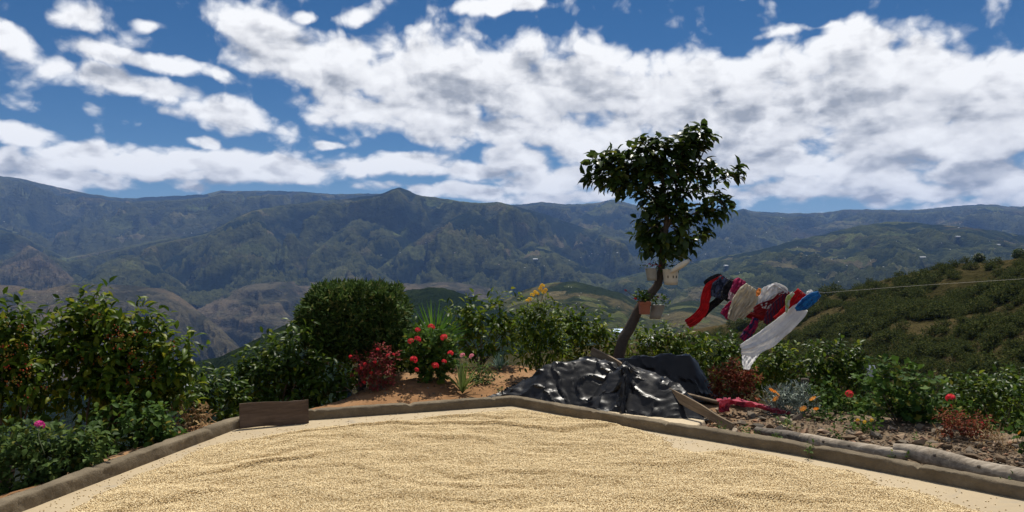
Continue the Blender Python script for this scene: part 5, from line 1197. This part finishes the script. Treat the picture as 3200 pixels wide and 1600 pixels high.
o = obj('concrete_slab', V, [[0, 1, 2, 3], [7, 6, 5, 4], [0, 4, 5, 1], [1, 5, 6, 2], [2, 6, 7, 3], [3, 7, 4, 0]], M['slab'], None, False, 'pale flat concrete slab between kerb and black plastic', 'slab'); bevel(o, .012, 2)
P = G(2512, 1275); P = W(2512, 1262, 8.2); P[2] = float(gz(P[0], P[1]))
top = W(2516, 1183, 8.2); V, Fc = tube(smooth_path([P - [0, 0, .05], (P + top) / 2, top], 9), np.linspace(.036, .040, 9), 11, .15)
obj('stump', V, Fc, M['bark'], None, True, 'dark upright wooden stump behind the silver leaved plant', 'stump', loc=tuple(P))
# logs with knots and splits
def log(name, label, pts, r_, mat, seed):
    pth = smooth_path([G(x, y, z) for x, y, z in pts], 60); rr = smooth_path([[q] for q in r_], 60)[:, 0]
    ns = 20; V, Fc = tube(pth, rr, ns, .0); V = V.reshape(60, ns, 3)
    th = np.arange(ns) / ns * 2 * np.pi; s_ = np.arange(60) * .035
    k = .10 * fbm(s_[:, None] * 2.2 + seed, np.cos(th)[None] * 1.2 + 4, 4, seed) + .07 * fbm(s_[:, None] * .8, np.sin(th)[None] * 3 + np.cos(th)[None] * 3 + 9, 4, seed + 2)
    V = pth[:, None] + (V - pth[:, None]) * (1 + k[..., None])
    t = thing(name, label, 'log', tuple(G(pts[0][0], pts[0][1] + 12, .0)))
    tk_ = obj('trunk', V.reshape(-1, 3), Fc, mat, t, True)
    for f_ in (.35, .62):
        i = int(f_ * 59); c_ = pth[i] + np.array([-.55, -.55, .45]) * rr[i] * 1.0
        kp_ = np.array([c_, c_ + np.array([-.5, -.6, .35]) * rr[i] * .45]); V2, F2 = tube(kp_, [rr[i] * .22, rr[i] * .15], 9, .1); obj('knot', V2, F2, M['darklog'], tk_, True)
    return t
log('rotten_log', 'short dark rotten log end half buried in the rubble', [(2365, 1345, .06), (2420, 1357, .07), (2480, 1368, .075), (2535, 1379, .08)], [.034, .044, .052, .046], M['darklog'], 5)
log('weathered_log', 'thin grey weathered log lying just behind the kerb', [(2505, 1370, .085), (2560, 1382, .085), (2620, 1394, .085), (2720, 1409, .085), (2835, 1424, .085)], [.044, .052, .052, .050, .040], M['greylog'], 3)
log('weathered_log', 'thick pale grey weathered log beside the broken tiles', [(2790, 1402, .12), (2860, 1416, .105), (2960, 1440, .10), (3060, 1466, .095), (3200, 1495, .09), (3420, 1541, .09)], [.040, .058, .066, .064, .062, .058], M['greylog'], 9)

# pink rag over the pole
def rag(pts, wv, seed, nr=30, nc=13, amp=.018):
    Pp = smooth_path([W(x, y, F * (1.6 - z) / (y - 800)) for x, y, z in pts], nr); wv = np.interp(np.linspace(0, 1, nr), np.linspace(0, 1, len(wv)), wv)
    T_ = unit(np.gradient(Pp, axis=0)); S_ = unit(np.cross(T_, np.array([.1, .7, .7]))); U_ = np.cross(S_, T_); c1 = np.linspace(-1, 1, nc)
    V = Pp[:, None] + S_[:, None] * (c1[None] * wv[:, None])[..., None] + U_[:, None] * (amp * (np.sin(c1[None] * 5 + 3 * fbm(np.linspace(0, 4, nr)[:, None], c1[None], 2, seed)) + fbm(np.linspace(0, 9, nr)[:, None], c1[None] * 2, 3, seed + 1)))[..., None]
    V[..., 2] = np.maximum(V[..., 2], .02); return V.reshape(-1, 3), grid_faces(nr, nc).tolist()
V, Fc = merge([rag([(2272, 1248, .17), (2268, 1258, .16), (2262, 1272, .11), (2264, 1288, .06)], [.035, .05, .05, .055], 1), rag([(2240, 1252, .13), (2290, 1256, .14), (2320, 1260, .12), (2360, 1266, .10), (2400, 1276, .08), (2435, 1286, .06), (2470, 1290, .05)], [.03, .045, .05, .035, .03, .045, .02], 2), rag([(2300, 1250, .15), (2312, 1254, .14), (2322, 1266, .10)], [.03, .04, .03], 3)])
o = obj('rag', V, Fc, PINKRAG, None, True, 'twisted pink rag strung over the pole and stones', 'rag', loc=tuple(G(2300, 1300))); sm = o.modifiers.new('thickness', 'SOLIDIFY'); sm.thickness = .004

# ------------------------------------------------------------------ rubble
m, t_, b = nt('rubble_stone'); r_ = rnd(t_); v = worldco(t_)
cc = ramp(t_, r_, [(0, (.10, .07, .045)), (.25, (.21, .15, .095)), (.45, (.15, .128, .10)), (.65, (.29, .215, .14)), (.85, (.28, .14, .08)), (1, (.40, .34, .25))])
cc = mixc(t_, .5, cc, ramp(t_, noise_n(t_, v, 35, 6, .65), [(.3, (.55, .55, .55)), (.7, (1.2, 1.2, 1.2))]), 'MULTIPLY'); t_.links.new(cc, b.inputs['Base Color']); b.inputs['Roughness'].default_value = .9; b.inputs['Specular IOR Level'].default_value = .2
bump(t_, b, noise_n(t_, v, 60, 5, .65), .5, .006); M['stone'] = m
SM = []
for k in range(8):
    bm = bmesh.new(); flat = random.uniform(.28, .65)
    for q in in_ball(13, .75): bm.verts.new((q[0] * random.uniform(.8, 1.1), q[1] * .75, q[2] * flat))
    g_ = bmesh.ops.convex_hull(bm, input=list(bm.verts)); bmesh.ops.delete(bm, geom=[q for q in bm.verts if not q.link_faces], context='VERTS')
    bmesh.ops.triangulate(bm, faces=list(bm.faces)); bm.verts.index_update()
    me = bpy.data.meshes.new('stone'); bm.to_mesh(me); bm.free(); me.materials.append(M['stone']); SM.append(me)
def rubble_pts(n, lo, hi):
    out = []
    while len(out) < n:
        px = random.uniform(2130, 3300); yk = np.interp(px, [2130, 2484, 3200, 3300], [1325, 1393, 1525, 1545]); yt = np.interp(px, [2130, 2300, 2500, 2700, 2950, 3200, 3300], [1290, 1265, 1285, 1320, 1345, 1385, 1400])
        py = random.uniform(yt, yk); P = G(px, py, .03)
        if patio_d(P[0], P[1]) < .17: continue
        if abs((P[0] - 1.9) * .69 + (P[1] - 7.2) * .72) < .0: continue
        out.append((P, random.uniform(0, 1)))
    return out
rp_ = rubble_pts(270, 0, 1)
for P, u_ in rp_:
    o = bpy.data.objects.new('stone', random.choice(SM)); col.objects.link(o); s_ = .026 + .055 * u_ ** 2.0
    o.location = (P[0], P[1], float(gz(P[0], P[1])) + s_ * .12 + random.uniform(0, .015)); o.scale = (s_ * 1.25, s_, s_); o.rotation_euler = (random.uniform(-.45, .45), random.uniform(-.45, .45), random.uniform(0, 6.28))
    spx = 1600 + F * P[0] / P[1]; big = 'large' if s_ > .05 else ('small' if s_ < .034 else 'middling')
    where = 'around the broken end of the concrete slab' if spx < 2330 else 'between the pink rag and the dark rotten log' if spx < 2560 else 'between the thin grey log and the round leaved plants' if spx < 2820 else 'between the thick log and the dry red plant' if spx < 3050 else 'beyond the dry red plant along the thick log'
    tag(o, '%s broken stone in the rubble %s' % (big, where), 'stone', '%s rubble stones %s' % (big, where))
V_, F_, o_ = [], [], 0
for P, u_ in rubble_pts(2600, 0, 1):
    me = random.choice(SM); vv = np.array([q.co[:] for q in me.vertices]); s_ = random.uniform(.008, .022); a = random.uniform(0, 6.28); ca, sa = math.cos(a), math.sin(a)
    vv = vv * s_; vv = np.stack([vv[:, 0] * ca - vv[:, 1] * sa, vv[:, 0] * sa + vv[:, 1] * ca, vv[:, 2]], 1) + [P[0], P[1], float(gz(P[0], P[1])) + .002]
    V_.append(vv); F_ += [[i + o_ for i in q.vertices] for q in me.polygons]; o_ += len(vv)
# loose clods on the orange dirt too
for k in range(900):
    px, py = random.uniform(1050, 1750), random.uniform(1165, 1262); P = G(px, py, 0)
    if patio_d(P[0], P[1]) < .16: continue
    me = random.choice(SM); vv = np.array([q.co[:] for q in me.vertices]) * (.005 + .022 * random.random() ** 3.5) + [P[0], P[1], float(gz(P[0], P[1])) - .002]
    V_.append(vv); F_ += [[i + o_ for i in q.vertices] for q in me.polygons]; o_ += len(vv)
obj('rubble', np.vstack(V_), np.array(F_), M['stone'], kind='stuff')
# sticks
for k, (a, b_, r_, lab) in enumerate([((1040, 1190, .2), (1130, 1255, .02), .006, 'bare grey stick standing in the dirt under the coral plant'), ((1050, 1225, .08), (1150, 1222, .03), .005, 'thin bare stick lying under the coral plant'), ((2900, 1358, .03), (3040, 1380, .03), .008, 'grey stick lying at the foot of the vine mound'), ((3010, 1370, .04), (3150, 1400, .03), .006, 'thin dry stick lying across the broken tiles')]):
    A, B = G(*a) if a[2] < .1 else W(a[0], a[1], 9.0), G(*b_)
    V, Fc = tube(smooth_path([A, (A + B) / 2 + [.01, .02, .02], B], 8), np.linspace(r_, r_ * .6, 8), 6, .2); obj('stick', V, Fc, M['twig'], None, True, lab, 'stick', loc=tuple(B))

# ------------------------------------------------------------------ coffee beans drying on the patio
edge = np.array([(100, 1330), (170, 1288), (250, 1250), (370, 1190), (480, 1138), (560, 1118), (640, 1103), (760, 1083), (900, 1070), (1040, 1057), (1170, 1044), (1290, 1032), (1330, 1034), (1400, 1045), (1500, 1056), (1590, 1078), (1650, 1098), (1690, 1126), (1750, 1140), (1800, 1136), (1850, 1127), (1920, 1145), (2050, 1172), (2150, 1195), (2210, 1225), (2350, 1252), (2450, 1286), (2600, 1330)]) * 1.24224
bed = np.array([G(x, y)[:2] for x, y in edge]); bed = np.vstack([bed, [[2.9, 3.6], [-2.4, 3.6]]])
def poly_sd(x, y, Pg):
    d = np.full(x.shape, 1e9); ins = np.zeros(x.shape, bool); n = len(Pg)
    for i in range(n):
        a, b_ = Pg[i], Pg[(i + 1) % n]; ex, ey = b_ - a; wx, wy = x - a[0], y - a[1]
        tt_ = np.clip((wx * ex + wy * ey) / (ex * ex + ey * ey), 0, 1); d = np.minimum(d, np.hypot(wx - ex * tt_, wy - ey * tt_))
        cnd = (a[1] <= y) != (b_[1] <= y); ins ^= cnd & (x < ex * (y - a[1]) / (ey + 1e-12) + a[0])
    return np.where(ins, d, -d)
def bed_z(x, y, sd_):
    # raked furrows curving round the heap
    wob = .55 * fbm(x * .5, y * .6, 4, 2); ph = (y * 1.0 + .10 * (x - .2) ** 2 + wob + .16 * np.sin(x * .9)) / .46
    p = ph - np.floor(ph); k_ = np.floor(ph)
    prof_ = np.where(p < .16, p / .16, (1 - p) / .84); prof_ = prof_ * prof_ * (3 - 2 * prof_)
    amp = np.clip(.45 + 1.1 * pn(x * .8 + 3 + 7.3 * k_, y * .5, 8), .05, 1.1)
    z = .012 + .030 * prof_ * amp + .014 * fbm(x * 2.6, y * 3.4, 4, 4)
    return z * np.clip(sd_ / .16, 0, 1) ** .7
xs = np.arange(-3.6, 3.5, .03); ys = np.arange(3.6, 8.5, .03); X, Y_ = np.meshgrid(xs, ys); S_ = poly_sd(X, Y_, bed)
Z = np.where(S_ > 0, bed_z(X, Y_, S_) - .003, -.01)
V = np.stack([X, Y_, Z], -1).reshape(-1, 3); Fc = grid_faces(len(ys), len(xs)); keep = (S_.ravel()[Fc] > .0).any(1); Fc = Fc[keep]; us = np.unique(Fc); mp_ = np.full(len(V), -1); mp_[us] = np.arange(len(us))
M['beanbed'] = plain('bean_bed', (.46, .34, .18), .9, .2, .45, 120, 0, .6, 180)
obj('bean_layer', V[us], mp_[Fc], M['beanbed'], smooth=True, kind='stuff')
sp_ = .0092
gx, gy = np.meshgrid(np.arange(-3.6, 3.5, sp_), np.arange(4.2, 8.5, sp_)); gx = gx.ravel() + rng.uniform(-.5, .5, gx.size) * sp_ * 1.2; gy = gy.ravel() + rng.uniform(-.5, .5, gy.size) * sp_ * 1.2
sd_ = poly_sd(gx, gy, bed); fz = fbm(gx * 2.5, gy * 2.5, 4, 12) * .09
pr = np.clip((sd_ + fz + .02) / .07, 0, 1) + .055 * np.exp(np.minimum(sd_, 0) / .13) + .004
pr = np.where(patio_d(gx, gy) > -.03, 0, pr) ; vis = np.abs(gx) < gy * .70 + .05
k = (rng.random(len(gx)) < pr) & vis; gx, gy, sd_ = gx[k], gy[k], sd_[k]
bz_ = np.where(sd_ > 0, bed_z(gx, gy, sd_), 0) + .0035 + rng.uniform(0, .004, len(gx)) * (sd_ > 0)
rot = np.stack([rng.normal(0, .3, len(gx)), rng.normal(0, .3, len(gx)), rng.uniform(0, 6.28, len(gx))], 1)
ico = bmesh.new(); bmesh.ops.create_icosphere(ico, subdivisions=1, radius=1)
for q in ico.verts: q.co.x *= .0066; q.co.y *= .0044; q.co.z *= .0034
bme = bpy.data.meshes.new('bean'); ico.to_mesh(bme); ico.free(); bme.polygons.foreach_set('use_smooth', np.ones(len(bme.polygons), bool))
m, t_, b = nt('parchment_bean'); ri = t_.nodes.new('ShaderNodeObjectInfo').outputs['Random']
t_.links.new(ramp(t_, ri, [(0, (.22, .14, .06)), (.06, (.48, .34, .16)), (.5, (.74, .575, .315)), (1, (.84, .695, .43))]), b.inputs['Base Color']); b.inputs['Roughness'].default_value = .6; b.inputs['Specular IOR Level'].default_value = .3
bme.materials.append(m)
pm = bpy.data.meshes.new('coffee_beans'); pm.vertices.add(len(gx)); pm.vertices.foreach_set('co', np.stack([gx, gy, bz_], 1).astype(np.float32).ravel())
at = pm.attributes.new('rot', 'FLOAT_VECTOR', 'POINT'); at.data.foreach_set('vector', rot.astype(np.float32).ravel())
at = pm.attributes.new('siz', 'FLOAT', 'POINT'); at.data.foreach_set('value', rng.uniform(.8, 1.2, len(gx)).astype(np.float32))
def instancer(name, pm, src_meshes, kindname):
    o = bpy.data.objects.new(name, pm); col.objects.link(o); o['kind'] = 'stuff'
    ng = bpy.data.node_groups.new(name, 'GeometryNodeTree'); ng.interface.new_socket('Geometry', in_out='INPUT', socket_type='NodeSocketGeometry'); ng.interface.new_socket('Geometry', in_out='OUTPUT', socket_type='NodeSocketGeometry')
    gi, go = ng.nodes.new('NodeGroupInput'), ng.nodes.new('NodeGroupOutput'); ip = ng.nodes.new('GeometryNodeInstanceOnPoints')
    ng.links.new(gi.outputs[0], ip.inputs['Points'])
    ar = ng.nodes.new('GeometryNodeInputNamedAttribute'); ar.data_type = 'FLOAT_VECTOR'; ar.inputs[0].default_value = 'rot'
    er = ng.nodes.new('FunctionNodeEulerToRotation'); ng.links.new(ar.outputs[0], er.inputs[0]); ng.links.new(er.outputs[0], ip.inputs['Rotation'])
    asz = ng.nodes.new('GeometryNodeInputNamedAttribute'); asz.data_type = 'FLOAT'; asz.inputs[0].default_value = 'siz'; ng.links.new(asz.outputs[0], ip.inputs['Scale'])
    tm = bpy.data.objects
    if len(src_meshes) == 1:
        src = ng.nodes.new('GeometryNodeObjectInfo'); src.inputs['Object'].default_value = src_meshes[0]; src.inputs['As Instance'].default_value = True; ng.links.new(src.outputs['Geometry'], ip.inputs['Instance'])
    else:
        jn = ng.nodes.new('GeometryNodeGeometryToInstance')
        for so_ in src_meshes:
            src = ng.nodes.new('GeometryNodeObjectInfo'); src.inputs['Object'].default_value = so_; src.inputs['As Instance'].default_value = True; ng.links.new(src.outputs['Geometry'], jn.inputs[0])
        ng.links.new(jn.outputs[0], ip.inputs['Instance']); ip.inputs['Pick Instance'].default_value = True
    ng.links.new(ip.outputs[0], go.inputs[0]); md = o.modifiers.new('scatter', 'NODES'); md.node_group = ng
    return o
bean_src = bpy.data.objects.new('coffee_bean_shape', bme)      # only a data source for the scatter, not linked to the scene
instancer('coffee_beans', pm, [bean_src], 'bean')

# ------------------------------------------------------------------ shrubs on the near hillside
srcs = []
for k in range(5):
    n = 150
    lob = in_ball(7, .5) * [.55, .55, .35] + [0, 0, .45]
    q = in_ball(n, .6); C = lob[rng.integers(0, 7, n)] + q * [.45, .45, .38]; C[:, 2] = np.maximum(C[:, 2], .05)
    P, D, N_ = sprigs(C, q + [0, 0, .4], 4, .17, .2); L = .17 * rng.uniform(.7, 1.3, len(P)); V, Fc = leaf_geo(P, D, N_, L, L * .7, 'scale')
    me = mesh('hillside_shrub_shape', V, Fc, True); me.materials.append(M['shrub']); srcs.append(bpy.data.objects.new('hillside_shrub_shape', me))
a0, a1, XX, YY, ZZ = LAY['near_hillside']
pts = []
ncr = XX.shape[0] - XX.shape[0] // 9
for k in range(17000):
    i = int(rng.integers(2, XX.shape[0] - 14)); j = int(rng.integers(1, XX.shape[1] - 1)); x, y, z = XX[i, j], YY[i, j], ZZ[i, j]
    dn = fbm(np.array([x / 34.]), np.array([y / 34.]), 4, 77)[0]
    if dn + .42 < rng.random() * .75 - .1: continue
    vv_ = i / (XX.shape[0] * .89)
    if rng.random() > np.clip((1.02 - vv_) * 2.6, .10, 1): continue
    pts.append((x + rng.uniform(-.5, .5), y + rng.uniform(-.5, .5), z - .15, rng.uniform(.35, 1.0) ** 1.5 * 2.0 * (1.6 if rng.random() < .12 else 1) * (.55 + y / 420)))
pts = np.array(pts)
pm = bpy.data.meshes.new('hillside_shrubs'); pm.vertices.add(len(pts)); pm.vertices.foreach_set('co', pts[:, :3].astype(np.float32).ravel())
at = pm.attributes.new('rot', 'FLOAT_VECTOR', 'POINT'); at.data.foreach_set('vector', np.stack([0 * pts[:, 0], 0 * pts[:, 0], rng.uniform(0, 6.28, len(pts))], 1).astype(np.float32).ravel())
at = pm.attributes.new('siz', 'FLOAT', 'POINT'); at.data.foreach_set('value', pts[:, 3].astype(np.float32))
instancer('hillside_shrubs', pm, srcs, 'shrub')
# lone trees on the hillside skyline
for px, py, r_, lab in [(3060, 822, 1.55, 'lone round dark tree on the skyline of the bushy hillside'), (3185, 812, 1.7, 'pair of low trees at the high end of the bushy hillside skyline')]:
    Yd = float(np.interp(px, [2800, 3200], [280, 230])); b_ = W(px, py, Yd); t = thing('round_tree', lab, 'tree', tuple(b_))
    n = 520; q = in_ball(n, .5); C = b_ + np.array([0, 0, r_ * .95]) + q * [r_ * .85, r_ * .85, r_ * .75]; P, D, N_ = sprigs(C, q + [0, 0, .3], 5, .3, .2); L = .3 * rng.uniform(.7, 1.3, len(P)); put_leaves(t, P, D, N_, L, L * .6, 'oval', M['tree'], 0, 'crown')
    V, Fc = tube(np.array([b_ - [0, 0, .5], b_ + [0, 0, .6], b_ + [0, 0, 1.4]]), [.16, .13, .08], 7); obj('trunk', V, Fc, M['bark'], t, True)
